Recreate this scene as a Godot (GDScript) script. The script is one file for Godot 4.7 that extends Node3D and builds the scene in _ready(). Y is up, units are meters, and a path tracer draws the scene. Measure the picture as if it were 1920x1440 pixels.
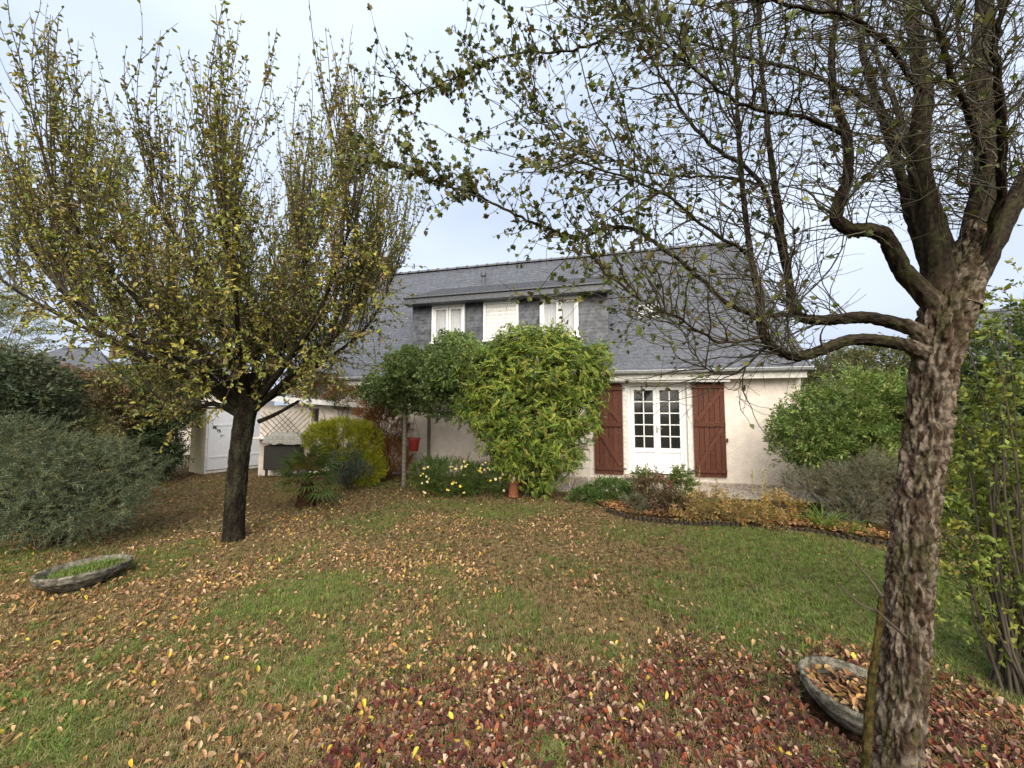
extends Node3D

# ------------------------------------------------------------------ helpers
const FOCAL := 721.0
const EYE := 1.75
const PITCH := 0.06648
var rng := RandomNumberGenerator.new()
var taken := {}
var M := {}
var noise := FastNoiseLite.new()
var noise2 := FastNoiseLite.new()

class MB:
	var v := PackedVector3Array()
	var n := PackedVector3Array()
	var u := PackedVector2Array()
	var c := PackedColorArray()
	var i := PackedInt32Array()
	func vert(p: Vector3, nn: Vector3, uv := Vector2.ZERO, col := Color.WHITE) -> int:
		v.append(p); n.append(nn); u.append(uv); c.append(col)
		return v.size() - 1
	func tri(a: Vector3, b: Vector3, d: Vector3, col := Color.WHITE) -> void:
		var nn := (d - a).cross(b - a).normalized()
		var k := v.size()
		vert(a, nn, Vector2(a.x, a.y), col); vert(b, nn, Vector2(b.x, b.y), col); vert(d, nn, Vector2(d.x, d.y), col)
		i.append_array(PackedInt32Array([k, k + 1, k + 2]))
	func quad(a: Vector3, b: Vector3, d: Vector3, e: Vector3, col := Color.WHITE) -> void:
		tri(a, b, d, col); tri(a, d, e, col)
	func box(center: Vector3, size: Vector3, bs := Basis(), col := Color.WHITE, bev := 0.0) -> void:
		var h := size * 0.5
		var ax := [Vector3.RIGHT, Vector3.UP, Vector3.BACK]
		for a in 3:
			for s in [-1.0, 1.0]:
				var N: Vector3 = ax[a] * s
				var T: Vector3 = ax[(a + 1) % 3] * s
				var B: Vector3 = ax[(a + 2) % 3]
				var hn: float = h[a]
				var ht: float = h[(a + 1) % 3] - bev
				var hb: float = h[(a + 2) % 3] - bev
				var k := v.size()
				for q in [[-1, -1], [1, -1], [1, 1], [-1, 1]]:
					var p: Vector3 = N * hn + T * (ht * q[0]) + B * (hb * q[1])
					vert(center + bs * p, bs * N, Vector2(ht * q[0], hb * q[1]), col)
				i.append_array(PackedInt32Array([k, k + 2, k + 1, k, k + 3, k + 2]))
		if bev > 0.0:
			for a in 3:
				for s in [-1.0, 1.0]:
					for t in [-1.0, 1.0]:
						var e1: Vector3 = ax[(a + 1) % 3] * s
						var e2: Vector3 = ax[(a + 2) % 3] * t
						var h1: float = h[(a + 1) % 3]
						var h2: float = h[(a + 2) % 3]
						var l: Vector3 = ax[a] * (h[a] - bev)
						var p1: Vector3 = e1 * h1 + e2 * (h2 - bev)
						var p2: Vector3 = e1 * (h1 - bev) + e2 * h2
						var nn: Vector3 = bs * (e1 + e2).normalized()
						var k := v.size()
						vert(center + bs * (p1 - l), nn, Vector2.ZERO, col); vert(center + bs * (p1 + l), nn, Vector2.ZERO, col)
						vert(center + bs * (p2 + l), nn, Vector2.ZERO, col); vert(center + bs * (p2 - l), nn, Vector2.ZERO, col)
						i.append_array(PackedInt32Array([k, k + 1, k + 2, k, k + 2, k + 3] if s * t > 0.0 else [k, k + 2, k + 1, k, k + 3, k + 2]))
	func bar(a: Vector3, b: Vector3, w: float, d: float, up := Vector3.BACK, col := Color.WHITE) -> void:
		var y := (b - a).normalized()
		var x := y.cross(up).normalized()
		box((a + b) * 0.5, Vector3(w, a.distance_to(b), d), Basis(x, y, x.cross(y)), col)
	func tube(pts: PackedVector3Array, rad: PackedFloat32Array, sides := 5, col := Color.WHITE, cap := false) -> void:
		var np := pts.size()
		if np < 2:
			return
		var base := v.size()
		var t0 := (pts[1] - pts[0]).normalized()
		var x := t0.cross(Vector3.RIGHT if absf(t0.x) < 0.8 else Vector3.UP).normalized()
		for j in np:
			var t := (pts[mini(j + 1, np - 1)] - pts[maxi(j - 1, 0)]).normalized()
			x = (x - t * x.dot(t)).normalized()
			var y := t.cross(x)
			for k in sides:
				var a := TAU * k / sides
				var d := x * cos(a) + y * sin(a)
				v.append(pts[j] + d * rad[j]); n.append(d); u.append(Vector2(float(k) / sides, j * 0.3)); c.append(col)
		for j in np - 1:
			for k in sides:
				var k2 := (k + 1) % sides
				var a := base + j * sides + k
				var b := base + j * sides + k2
				i.append(a); i.append(a + sides); i.append(b + sides)
				i.append(a); i.append(b + sides); i.append(b)
		if cap:
			for e in [0, np - 1]:
				var t: Vector3 = (pts[1] - pts[0]).normalized() * -1.0 if e == 0 else (pts[np - 1] - pts[np - 2]).normalized()
				var m := vert(pts[e], t, Vector2.ZERO, col)
				for k in sides:
					i.append(m); i.append(base + e * sides + k); i.append(base + e * sides + (k + 1) % sides)
	func lathe(prof: Array, sides: int, wob := 0.0, seed_ := 0.0, col := Color.WHITE) -> void:
		var base := v.size()
		for j in prof.size():
			var p: Vector2 = prof[j]
			var q0: Vector2 = prof[maxi(j - 1, 0)]
			var q1: Vector2 = prof[mini(j + 1, prof.size() - 1)]
			var tn := (q1 - q0).normalized()
			for k in sides + 1:
				var a := TAU * k / sides
				var r := p.x * (1.0 + wob * (sin(a * 3.0 + seed_) + 0.6 * sin(a * 7.0 + seed_ * 2.0 + p.y * 9.0)))
				v.append(Vector3(cos(a) * r, p.y, sin(a) * r))
				n.append(Vector3(cos(a) * tn.y, -tn.x, sin(a) * tn.y).normalized())
				u.append(Vector2(float(k) / sides * 4.0, j * 0.25)); c.append(col)
		for j in prof.size() - 1:
			for k in sides:
				var a := base + j * (sides + 1) + k
				var b := a + sides + 1
				i.append(a); i.append(b + 1); i.append(b)
				i.append(a); i.append(a + 1); i.append(b + 1)
	func mesh(mat: Material) -> ArrayMesh:
		var arr := []
		arr.resize(Mesh.ARRAY_MAX)
		arr[Mesh.ARRAY_VERTEX] = v; arr[Mesh.ARRAY_NORMAL] = n; arr[Mesh.ARRAY_TEX_UV] = u; arr[Mesh.ARRAY_COLOR] = c; arr[Mesh.ARRAY_INDEX] = i
		var m := ArrayMesh.new()
		m.add_surface_from_arrays(Mesh.PRIMITIVE_TRIANGLES, arr)
		m.surface_set_material(0, mat)
		return m

class Scatter:
	var b := PackedFloat32Array()
	var count := 0
	func add(t: Transform3D, col: Color) -> void:
		var x := t.basis.x
		var y := t.basis.y
		var z := t.basis.z
		var o := t.origin
		b.append_array(PackedFloat32Array([x.x, y.x, z.x, o.x, x.y, y.y, z.y, o.y, x.z, y.z, z.z, o.z, col.r, col.g, col.b, 1.0]))
		count += 1
	func leaf(p: Vector3, d: Vector3, nh: Vector3, s: float, col: Color) -> void:
		var y := d.normalized()
		var x := y.cross(nh)
		if x.length_squared() < 1e-6:
			x = y.cross(Vector3(0.31, 0.7, 0.64))
		x = x.normalized()
		add(Transform3D(Basis(x * s, y * s, x.cross(y) * s), p), col)
	func node(called: String, m: Mesh) -> MultiMeshInstance3D:
		var mm := MultiMesh.new()
		mm.transform_format = MultiMesh.TRANSFORM_3D
		mm.use_colors = true
		mm.mesh = m
		mm.instance_count = count
		mm.buffer = b
		var o := MultiMeshInstance3D.new()
		o.name = called
		o.multimesh = mm
		return o

func ray(px: float, py: float) -> Vector3:
	var a := (px - 960.0) / FOCAL
	var b := (720.0 - py) / FOCAL
	return Vector3(a, b * cos(PITCH) + sin(PITCH), -(cos(PITCH) - b * sin(PITCH)))
func spot(px: float, py: float, depth: float) -> Vector3:
	var r := ray(px, py)
	return Vector3(0, EYE, 0) + r * (depth / -r.z)
func ground(px: float, py: float) -> Vector3:
	var r := ray(px, py)
	return Vector3(0, EYE, 0) + r * (-EYE / r.y)

func rnd(a: float, b: float) -> float:
	return rng.randf_range(a, b)
func rdir() -> Vector3:
	var z := rng.randf_range(-1, 1)
	var a := rng.randf_range(0, TAU)
	var s := sqrt(1.0 - z * z)
	return Vector3(s * cos(a), z, s * sin(a))
func vary(c: Color, k: float) -> Color:
	var f := 1.0 + rng.randf_range(-k, k)
	return Color(c.r * f * (1.0 + rng.randf_range(-k, k) * 0.4), c.g * f, c.b * f * (1.0 + rng.randf_range(-k, k) * 0.4))
func pick(a: Array) -> Color:
	return a[rng.randi() % a.size()]

func numbered(called: String) -> String:
	var k: int = taken.get(called, 0)
	taken[called] = k + 1
	return called if k == 0 else "%s_%03d" % [called, k]
func tag(o: Node, label: String, category: String, group := "", kind := "") -> void:
	o.set_meta("label", label)
	o.set_meta("category", category)
	if group: o.set_meta("group", group)
	if kind: o.set_meta("kind", kind)
func thing(called: String, label: String, category: String, at := Vector3.ZERO, turn := 0.0, group := "") -> Node3D:
	var o := Node3D.new()
	o.name = numbered(called)
	add_child(o)
	o.position = at
	o.rotation.y = turn
	tag(o, label, category, group)
	return o
func part(called: String, m: Mesh, parent: Node, at := Transform3D()) -> MeshInstance3D:
	var o := MeshInstance3D.new()
	o.name = called if parent != self else numbered(called)
	o.mesh = m
	o.transform = at
	parent.add_child(o, true)
	return o
func stuff(sc: Scatter, called: String, m: Mesh, parent: Node) -> MultiMeshInstance3D:
	var o := sc.node(called, m)
	o.set_meta("kind", "stuff")
	parent.add_child(o, true)
	return o
func bxm(size: Vector3, mat: Material, bev := 0.0) -> ArrayMesh:
	var b := MB.new()
	b.box(Vector3.ZERO, size, Basis(), Color.WHITE, bev)
	return b.mesh(mat)

func noise_tex(freq: float, size := 256, normal := false, ramp: Gradient = null, type := FastNoiseLite.TYPE_SIMPLEX_SMOOTH, oct := 4, strength := 4.0, sd := 1) -> NoiseTexture2D:
	var nz := FastNoiseLite.new()
	nz.seed = sd
	nz.noise_type = type
	nz.frequency = freq
	nz.fractal_octaves = oct
	var t := NoiseTexture2D.new()
	t.width = size; t.height = size
	t.seamless = true
	t.noise = nz
	t.as_normal_map = normal
	t.bump_strength = strength
	if ramp: t.color_ramp = ramp
	return t
func ramp(cols: Array, offs: Array) -> Gradient:
	var g := Gradient.new()
	g.colors = PackedColorArray(cols)
	g.offsets = PackedFloat32Array(offs)
	return g
func lin(r: float, g: float, b: float) -> Color:
	return Color(r, g, b).linear_to_srgb()
func grey(v: float) -> Color:
	return Color(v, v, v)
# a plain material: linear base colour, roughness, optional mottling and relief (both triplanar, metres)
func mat(col: Color, rough := 0.8, mottle := 0.0, mscale := 1.0, relief := 0.0, rscale := 4.0, spec := 0.5) -> StandardMaterial3D:
	var m := StandardMaterial3D.new()
	m.albedo_color = col.linear_to_srgb()
	m.roughness = rough
	m.metallic_specular = spec
	m.vertex_color_use_as_albedo = true
	if mottle > 0.0 or relief > 0.0:
		m.uv1_triplanar = true
		m.uv1_world_triplanar = true
		m.uv1_scale = Vector3.ONE * mscale
	if mottle > 0.0:
		m.albedo_texture = noise_tex(0.02, 256, false, ramp([grey(1.0 - mottle), grey(1.0 - mottle * 0.4), grey(1.0)], [0.25, 0.55, 0.8]), FastNoiseLite.TYPE_SIMPLEX_SMOOTH, 5, 4.0, int(mscale * 100) + 3)
	if relief > 0.0:
		m.heightmap_enabled = true
		m.heightmap_texture = noise_tex(0.05 * rscale / 4.0, 256, false, null, FastNoiseLite.TYPE_SIMPLEX_SMOOTH, 4, 4.0, 9)
		m.heightmap_scale = relief
	return m
func leafmat(rough := 0.55, back := 0.6) -> StandardMaterial3D:
	var m := StandardMaterial3D.new()
	m.albedo_color = Color.WHITE
	m.vertex_color_use_as_albedo = true
	m.roughness = rough
	m.metallic_specular = 0.35
	m.cull_mode = BaseMaterial3D.CULL_DISABLED
	m.backlight_enabled = true
	m.backlight = Color(back, back, back * 0.7)
	return m

# ------------------------------------------------------------------ leaf shapes (length 1 along y)
func oval_leaf(width := 0.46, fold := 0.12, droop := 0.18, steps := 4) -> ArrayMesh:
	var b := MB.new()
	leaf_into(b, Transform3D(), width, fold, droop, steps, Color.WHITE)
	return b.mesh(M.leaf)
func leaf_into(b: MB, t: Transform3D, width: float, fold: float, droop: float, steps: int, col: Color) -> void:
	var prev := []
	for k in steps + 1:
		var s := float(k) / steps
		var w := width * 0.5 * pow(sin(PI * clampf(s * 0.94 + 0.03, 0, 1)), 0.8)
		if k == 0 or k == steps: w = 0.012
		var y := s
		var z := -droop * s * s
		var row := [t * Vector3(-w, y, z + fold * w * 2.0), t * Vector3(0, y, z), t * Vector3(w, y, z + fold * w * 2.0)]
		if k > 0:
			b.quad(prev[0], row[0], row[1], prev[1], col)
			b.quad(prev[1], row[1], row[2], prev[2], col)
		prev = row
func lobed_leaf() -> ArrayMesh:
	var b := MB.new()
	var half := [Vector2(0.03, 0.0), Vector2(0.16, 0.2), Vector2(0.44, 0.3), Vector2(0.3, 0.45), Vector2(0.42, 0.66), Vector2(0.2, 0.7), Vector2(0.14, 0.9), Vector2(0.0, 1.0)]
	for s in [-1.0, 1.0]:
		for k in half.size() - 1:
			var p: Vector2 = half[k]
			var q: Vector2 = half[k + 1]
			var f := func(w: Vector2) -> Vector3: return Vector3(w.x * s, w.y, w.x * 0.3 - 0.12 * w.y * w.y)
			var mid1 := Vector3(0, p.y, -0.12 * p.y * p.y)
			var mid2 := Vector3(0, q.y, -0.12 * q.y * q.y)
			if q.y >= p.y:
				b.tri(mid1, f.call(p), f.call(q))
				b.tri(mid1, f.call(q), mid2)
	return b.mesh(M.leaf)
func pinnate_leaf(pairs := 4, droop := 0.5) -> ArrayMesh:
	var b := MB.new()
	var pts := PackedVector3Array()
	var rad := PackedFloat32Array()
	for k in 6:
		var s := k / 5.0
		pts.append(Vector3(0, s * 0.85, -droop * s * s)); rad.append(0.008)
	b.tube(pts, rad, 3, Color(0.6, 0.7, 0.4))
	for k in pairs:
		var s := 0.2 + 0.62 * k / (pairs - 1)
		var p := Vector3(0, s * 0.85, -droop * s * s)
		for sd in [-1.0, 1.0]:
			var d := Vector3(sd * 0.8, 0.55, -0.25 - droop * s)
			var y := d.normalized()
			var x := y.cross(Vector3.BACK).normalized()
			leaf_into(b, Transform3D(Basis(x, y, x.cross(y)).scaled_local(Vector3.ONE * 0.36), p), 0.42, 0.15, 0.25, 3, Color.WHITE)
	var y2 := Vector3(0, 0.8, -droop * 1.4).normalized()
	var x2 := y2.cross(Vector3.BACK).normalized()
	leaf_into(b, Transform3D(Basis(x2, y2, x2.cross(y2)).scaled_local(Vector3.ONE * 0.4), pts[5]), 0.42, 0.15, 0.25, 3, Color.WHITE)
	return b.mesh(M.leaf)
func sprig(leaves := 8, width := 0.4, ln := 0.42, spread := 0.75) -> ArrayMesh:
	var b := MB.new()
	b.tube(PackedVector3Array([Vector3.ZERO, Vector3(0.02, 0.5, 0.01), Vector3(0, 0.95, -0.05)]), PackedFloat32Array([0.014, 0.01, 0.006]), 3, Color(0.7, 0.6, 0.4))
	for k in leaves:
		var s := 0.12 + 0.85 * k / leaves
		var a := k * 2.4
		var d := Vector3(cos(a) * spread, 0.6 + 0.5 * s, sin(a) * spread)
		var y := d.normalized()
		var x := y.cross(Vector3(cos(a + 1.0), 0.4, sin(a + 1.0))).normalized()
		leaf_into(b, Transform3D(Basis(x, y, x.cross(y)).scaled_local(Vector3.ONE * ln * (0.8 + 0.3 * sin(k * 3.7))), Vector3(0.01, s * 0.95, 0)), width, 0.15, 0.2, 2, grey(0.9 + 0.12 * sin(k * 5.1)))
	return b.mesh(M.leaf)
func needle_sprig(nn := 22) -> ArrayMesh:
	var b := MB.new()
	b.tube(PackedVector3Array([Vector3.ZERO, Vector3(0.0, 0.5, 0.03), Vector3(0.03, 1.0, -0.06)]), PackedFloat32Array([0.012, 0.01, 0.005]), 3, Color(0.8, 0.7, 0.5))
	for k in nn:
		var s := 0.06 + 0.92 * k / nn
		var a := k * 2.4
		var d := Vector3(cos(a) * 0.75, 0.75, sin(a) * 0.75).normalized()
		var p := Vector3(0.0, s, 0.0)
		var q := p + d * 0.24
		var w := d.cross(Vector3(sin(a), 0.3, cos(a))).normalized() * 0.017
		b.tri(p - w, q, p + w)
	return b.mesh(M.leaf)
func tuft(blades := 7, sd := 1) -> ArrayMesh:
	var b := MB.new()
	var r := RandomNumberGenerator.new()
	r.seed = sd
	for k in blades:
		var a := r.randf_range(0, TAU)
		var lean := r.randf_range(0.1, 0.85)
		var h := r.randf_range(0.5, 1.0)
		var o := Vector3(r.randf_range(-0.3, 0.3), 0, r.randf_range(-0.3, 0.3))
		var d := Vector3(cos(a), 0, sin(a))
		var w := Vector3(-sin(a), 0, cos(a)) * r.randf_range(0.025, 0.05)
		var m := o + Vector3(0, h * 0.55, 0) + d * lean * 0.3 * h
		var e := o + Vector3(0, h * (1.0 - lean * 0.35), 0) + d * lean * h
		var col := grey(r.randf_range(0.8, 1.1))
		b.quad(o - w, m - w * 0.8, m + w * 0.8, o + w, col)
		b.tri(m - w * 0.8, e, m + w * 0.8, col)
	return b.mesh(M.leaf)

func curve(pts: Array, per := 6) -> PackedVector3Array:
	var out := PackedVector3Array()
	for k in pts.size() - 1:
		var p0: Vector3 = pts[maxi(k - 1, 0)]
		var p1: Vector3 = pts[k]
		var p2: Vector3 = pts[k + 1]
		var p3: Vector3 = pts[mini(k + 2, pts.size() - 1)]
		for j in per:
			out.append(p1.cubic_interpolate(p2, p0, p3, float(j) / per))
	out.append(pts[pts.size() - 1])
	return out
func taper(nn: int, r0: float, r1: float, pw := 1.0) -> PackedFloat32Array:
	var out := PackedFloat32Array()
	for k in nn:
		out.append(lerpf(r0, r1, pow(float(k) / (nn - 1), pw)))
	return out
# a thin shoot that wanders; returns its points
func wander(p: Vector3, d: Vector3, length: float, segs: int, wob: float, pull: Vector3) -> PackedVector3Array:
	var out := PackedVector3Array([p])
	var dd := d.normalized()
	for k in segs:
		dd = (dd + rdir() * wob + pull).normalized()
		p += dd * (length / segs)
		out.append(p)
	return out
# bark: a tube with ridged relief; the colour patches (lichen, moss, plates) have a grain of their own
func bark_tube(b: MB, pts: PackedVector3Array, rad: PackedFloat32Array, sides: int, amp: float, across: float, along: float, cols: Array, sd: int, burr := 0.0, later: Array = [], span := 0.4, from := 0.2) -> void:
	var nz := FastNoiseLite.new()
	nz.seed = sd
	nz.noise_type = FastNoiseLite.TYPE_SIMPLEX_SMOOTH
	nz.fractal_type = FastNoiseLite.FRACTAL_RIDGED
	nz.fractal_octaves = 3
	nz.frequency = 1.0
	var nc := FastNoiseLite.new()
	nc.seed = sd + 7
	nc.frequency = 1.0
	nc.fractal_octaves = 4
	var base := b.v.size()
	var np := pts.size()
	var t0 := (pts[1] - pts[0]).normalized()
	var x := t0.cross(Vector3.RIGHT if absf(t0.x) < 0.8 else Vector3.FORWARD).normalized()
	var s := 0.0
	for j in np:
		if j > 0: s += pts[j].distance_to(pts[j - 1])
		var t := (pts[mini(j + 1, np - 1)] - pts[maxi(j - 1, 0)]).normalized()
		x = (x - t * x.dot(t)).normalized()
		var y := t.cross(x)
		for k in sides:
			var a := TAU * k / sides
			var d := x * cos(a) + y * sin(a)
			var r := rad[j]
			var q := Vector3(cos(a) * r * across, sin(a) * r * across, s * along)
			var h := nz.get_noise_3dv(q)
			var fine := nc.get_noise_3dv(q * 2.7)
			var lump := nc.get_noise_3dv(Vector3(cos(a) * 1.2, sin(a) * 1.2, s * 2.2)) * burr
			var groove := smoothstep(0.2, 0.85, h)
			b.v.append(pts[j] + d * (r * (1.0 + lump) - amp * groove + amp * 0.6 * fine))
			b.n.append(d)
			b.u.append(Vector2(float(k) / sides * 3.0, s * 3.0))
			var m := smoothstep(-0.16, 0.2, nc.get_noise_3dv(q * 1.3 + Vector3(5, 3, 1)))
			var g := clampf(2.2 * nc.get_noise_3dv(q * 0.5 + Vector3(15, 9, 4)), 0, 1)
			var cc: Color = (cols[0] as Color).lerp(cols[1], m).lerp(cols[2], g)
			if later:
				var cl: Color = (later[0] as Color).lerp(later[1], m).lerp(later[2], g)
				cc = cc.lerp(cl, smoothstep(from, from + 0.5, s / span + 0.5 * fine))
			b.c.append(cc * (0.85 + 0.5 * absf(fine)))
	for j in np - 1:
		for k in sides:
			var k2 := (k + 1) % sides
			var a := base + j * sides + k
			var e := base + j * sides + k2
			b.i.append_array(PackedInt32Array([a, a + sides, e + sides, a, e + sides, e]))
	# normals from the displaced surface
	for j in np:
		for k in sides:
			var a := b.v[base + j * sides + (k + 1) % sides] - b.v[base + j * sides + (k + sides - 1) % sides]
			var t := b.v[base + mini(j + 1, np - 1) * sides + k] - b.v[base + maxi(j - 1, 0) * sides + k]
			var nn := a.cross(t).normalized()
			if nn.dot(b.n[base + j * sides + k]) < 0: nn = -nn
			b.n[base + j * sides + k] = nn

# ------------------------------------------------------------------ the place
func _ready() -> void:
	rng.seed = 20241
	noise.seed = 4; noise.frequency = 0.55; noise.fractal_octaves = 4
	noise2.seed = 11; noise2.frequency = 2.6; noise2.fractal_octaves = 3
	set_camera_and_light()
	make_materials()
	lay_ground()
	build_house()
	build_outbuildings()
	build_neighbours()
	plant_pear_tree()
	plant_thorn_tree()
	plant_shrubs()
	build_pergola()
	build_border()
	place_objects()
	scatter_ground_cover()

func set_camera_and_light() -> void:
	var cam := Camera3D.new()
	cam.name = "camera"
	cam.position = Vector3(0, EYE, 0)
	cam.rotation.x = PITCH
	cam.fov = rad_to_deg(2.0 * atan(720.0 / FOCAL))
	cam.near = 0.05
	cam.far = 900.0
	add_child(cam)
	cam.current = true
	var sky_mat := ProceduralSkyMaterial.new()
	sky_mat.sky_top_color = lin(0.235, 0.275, 0.348)
	sky_mat.sky_horizon_color = lin(0.172, 0.2, 0.252)
	sky_mat.sky_curve = 0.3
	sky_mat.sky_energy_multiplier = 1.0
	sky_mat.ground_bottom_color = lin(0.05, 0.045, 0.03)
	sky_mat.ground_horizon_color = lin(0.16, 0.17, 0.18)
	sky_mat.sun_angle_max = 1.0
	# soft overcast cloud, the same all round
	var w := 512
	var img := Image.create(w, w / 2, false, Image.FORMAT_RGBAF)
	var cn := FastNoiseLite.new()
	cn.seed = 5; cn.frequency = 1.1; cn.fractal_octaves = 4
	for y in w / 2:
		var up := PI * 0.5 - PI * (y + 0.5) / (w / 2)
		for x in w:
			var a := TAU * x / w
			var d := Vector3(cos(a) * cos(up), sin(up) * 2.2, sin(a) * cos(up))
			var v := clampf(cn.get_noise_3dv(d) * 1.0 + 0.45, 0.0, 1.0)
			img.set_pixel(x, y, Color(v, v * 1.0, v * 1.0, 0.09))
	sky_mat.sky_cover = ImageTexture.create_from_image(img)
	var sky := Sky.new()
	sky.sky_material = sky_mat
	var env := Environment.new()
	env.background_mode = Environment.BG_SKY
	env.sky = sky
	env.tonemap_mode = Environment.TONE_MAPPER_LINEAR
	env.tonemap_exposure = 3.15
	env.sdfgi_enabled = true
	env.ssao_enabled = true
	env.ssil_enabled = true
	var we := WorldEnvironment.new()
	we.name = "environment"
	we.environment = env
	add_child(we)
	var sun := DirectionalLight3D.new()
	sun.name = "sun"
	sun.light_energy = 0.5
	sun.light_color = Color(1.0, 0.965, 0.91)
	sun.light_angular_distance = 55.0
	sun.shadow_enabled = true
	sun.rotation = Vector3(deg_to_rad(-39), deg_to_rad(0), 0)
	add_child(sun)

func make_materials() -> void:
	M.leaf = leafmat()
	M.litter = leafmat(0.7, 0.2)
	var fm := MB.new()
	leaf_into(fm, Transform3D(), 0.55, 0.35, -0.35, 4, Color.WHITE)
	M.fallen = fm.mesh(M.litter)
	fm = MB.new()
	leaf_into(fm, Transform3D(Basis(), Vector3(0, 0, -0.15)), 0.6, 1.0, -0.8, 4, Color.WHITE)
	M.fallen3 = fm.mesh(M.litter)
	M.fallen2 = lobed_leaf()
	(M.fallen2 as ArrayMesh).surface_set_material(0, M.litter)
	M.bark = mat(Color(1, 1, 1), 0.92, 0.35, 6.0, 0.6, 10.0, 0.2)
	M.twig = mat(Color(0.075, 0.062, 0.045), 0.85, 0.0, 1.0, 0.0, 4.0, 0.3)
	M.twig_grey = mat(Color(0.1, 0.095, 0.07), 0.85, 0.0, 1.0, 0.0, 4.0, 0.3)
	M.soil = mat(Color(1, 1, 1), 0.95, 0.45, 2.2, 2.5, 9.0, 0.15)
	M.render = mat(Color(0.88, 0.80, 0.73), 0.9, 0.06, 0.9, 2.2, 14.0, 0.2)
	M.plinth = mat(Color(0.6, 0.52, 0.44), 0.9, 0.25, 1.5, 1.5, 10.0, 0.2)
	M.slate = mat(Color(0.118, 0.129, 0.16), 0.5, 0.4, 0.7, 0.25, 8.0, 0.5)
	M.slate_dark = mat(Color(0.105, 0.115, 0.14), 0.5, 0.3, 1.8, 0.25, 8.0, 0.5)
	M.slate_rough = mat(Color(0.085, 0.092, 0.11), 0.85, 0.4, 1.8, 0.25, 8.0, 0.3)
	M.zinc = mat(Color(0.5, 0.52, 0.54), 0.42, 0.2, 3.0)
	M.cornice = mat(Color(0.1, 0.11, 0.13), 0.5, 0.2, 2.0)
	M.white = mat(Color(0.82, 0.83, 0.84), 0.4, 0.06, 2.0)
	M.white_dull = mat(Color(0.75, 0.74, 0.7), 0.6, 0.15, 2.0)
	M.shutter = mat(Color(0.135, 0.047, 0.029), 0.62, 0.35, 5.0, 0.3, 12.0, 0.35)
	M.shutter2 = mat(Color(0.16, 0.058, 0.036), 0.62, 0.35, 5.0, 0.3, 12.0, 0.35)
	M.iron = mat(Color(0.03, 0.03, 0.03), 0.5)
	M.dark = mat(Color(0.03, 0.028, 0.025), 0.9)
	M.room = mat(Color(0.2, 0.17, 0.14), 0.9)
	M.curtain = mat(Color(0.5, 0.52, 0.55), 0.9)
	M.glass = StandardMaterial3D.new()
	M.glass.albedo_color = Color(0.7, 0.75, 0.75, 0.015)
	M.glass.transparency = BaseMaterial3D.TRANSPARENCY_ALPHA
	M.glass.roughness = 0.03
	M.wood_grey = mat(Color(0.32, 0.3, 0.26), 0.9, 0.45, 5.0, 0.6, 14.0, 0.2)
	M.log = mat(Color(0.14, 0.115, 0.085), 0.95, 0.5, 6.0, 1.0, 14.0, 0.15)
	M.concrete = mat(Color(0.34, 0.32, 0.26), 0.95, 0.6, 3.0, 1.6, 12.0, 0.2)
	M.cream = mat(Color(0.74, 0.66, 0.47), 0.85, 0.08, 2.0)
	M.whitedoor = mat(Color(0.74, 0.78, 0.86), 0.5, 0.05, 2.0)
	M.brick = mat(Color(0.3, 0.22, 0.15), 0.95, 0.4, 2.0, 1.0, 10.0, 0.2)
	M.terracotta = mat(Color(0.36, 0.13, 0.06), 0.85, 0.35, 6.0)
	M.red = mat(Color(0.3, 0.03, 0.02), 0.6, 0.2, 4.0)
	M.tarp = mat(Color(0.4, 0.4, 0.37), 0.6, 0.3, 4.0, 1.0, 6.0)
	M.stone = mat(Color(0.6, 0.52, 0.44), 0.9, 0.4, 2.0, 1.5, 8.0, 0.2)
	M.petal = mat(Color(1, 1, 1), 0.6)
	M.stalk = mat(Color(0.3, 0.27, 0.13), 0.9)
	M.stone2 = mat(Color(0.66, 0.59, 0.51), 0.9, 0.4, 2.5, 1.5, 8.0, 0.2)
	M.panel = mat(Color(0.4, 0.47, 0.4), 0.6)

# ------------------------------------------------------------------ ground
var green_spots := []
func patches() -> void:
	for a in [
		[1450, 1022, 0.9, 1.0], [1560, 1045, 0.7, 1.1], [1340, 1010, 0.6, 0.7], [1620, 1090, 0.5, 1.0], [1500, 1150, 0.8, 0.75], [1380, 1180, 0.5, 0.5], [1640, 1160, 0.45, 0.9],
		[1850, 1130, 0.9, 1.1], [1880, 1230, 0.5, 1.0], [1780, 1180, 0.5, 0.9], [1400, 1080, 0.6, 0.45], [1250, 1100, 0.4, 0.35], [1180, 1010, 0.5, 0.5],
		[560, 1120, 0.55, 0.75], [480, 1140, 0.4, 0.6], [640, 1100, 0.35, 0.5], [690, 980, 0.55, 0.8], [900, 960, 0.7, 0.75], [790, 945, 0.5, 0.5], [1000, 955, 0.4, 0.5],
		[20, 1050, 0.6, 1.0], [260, 1075, 0.4, 0.8], [320, 1040, 0.4, 0.5], [60, 1390, 0.35, 0.85], [20, 1300, 0.35, 0.7], [130, 1430, 0.25, 0.5], [230, 1222, 0.16, 1.0],
		[900, 1140, 0.5, 0.5], [990, 1130, 0.3, 0.4], [700, 1180, 0.3, 0.45], [830, 1075, 0.2, 0.5], [600, 1260, 0.25, 0.4], [380, 1190, 0.25, 0.35],
		[720, 905, 0.9, 0.7], [430, 1240, 0.2, 0.35], [1050, 1060, 0.3, 0.35], [560, 1030, 0.3, 0.3], [1180, 1230, 0.22, 0.35], [1010, 1420, 0.12, 0.7], [500, 1280, 0.2, 0.35]]:
		var p := ground(a[0], a[1])
		green_spots.append([p.x, p.z, a[2], a[3]])
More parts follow.
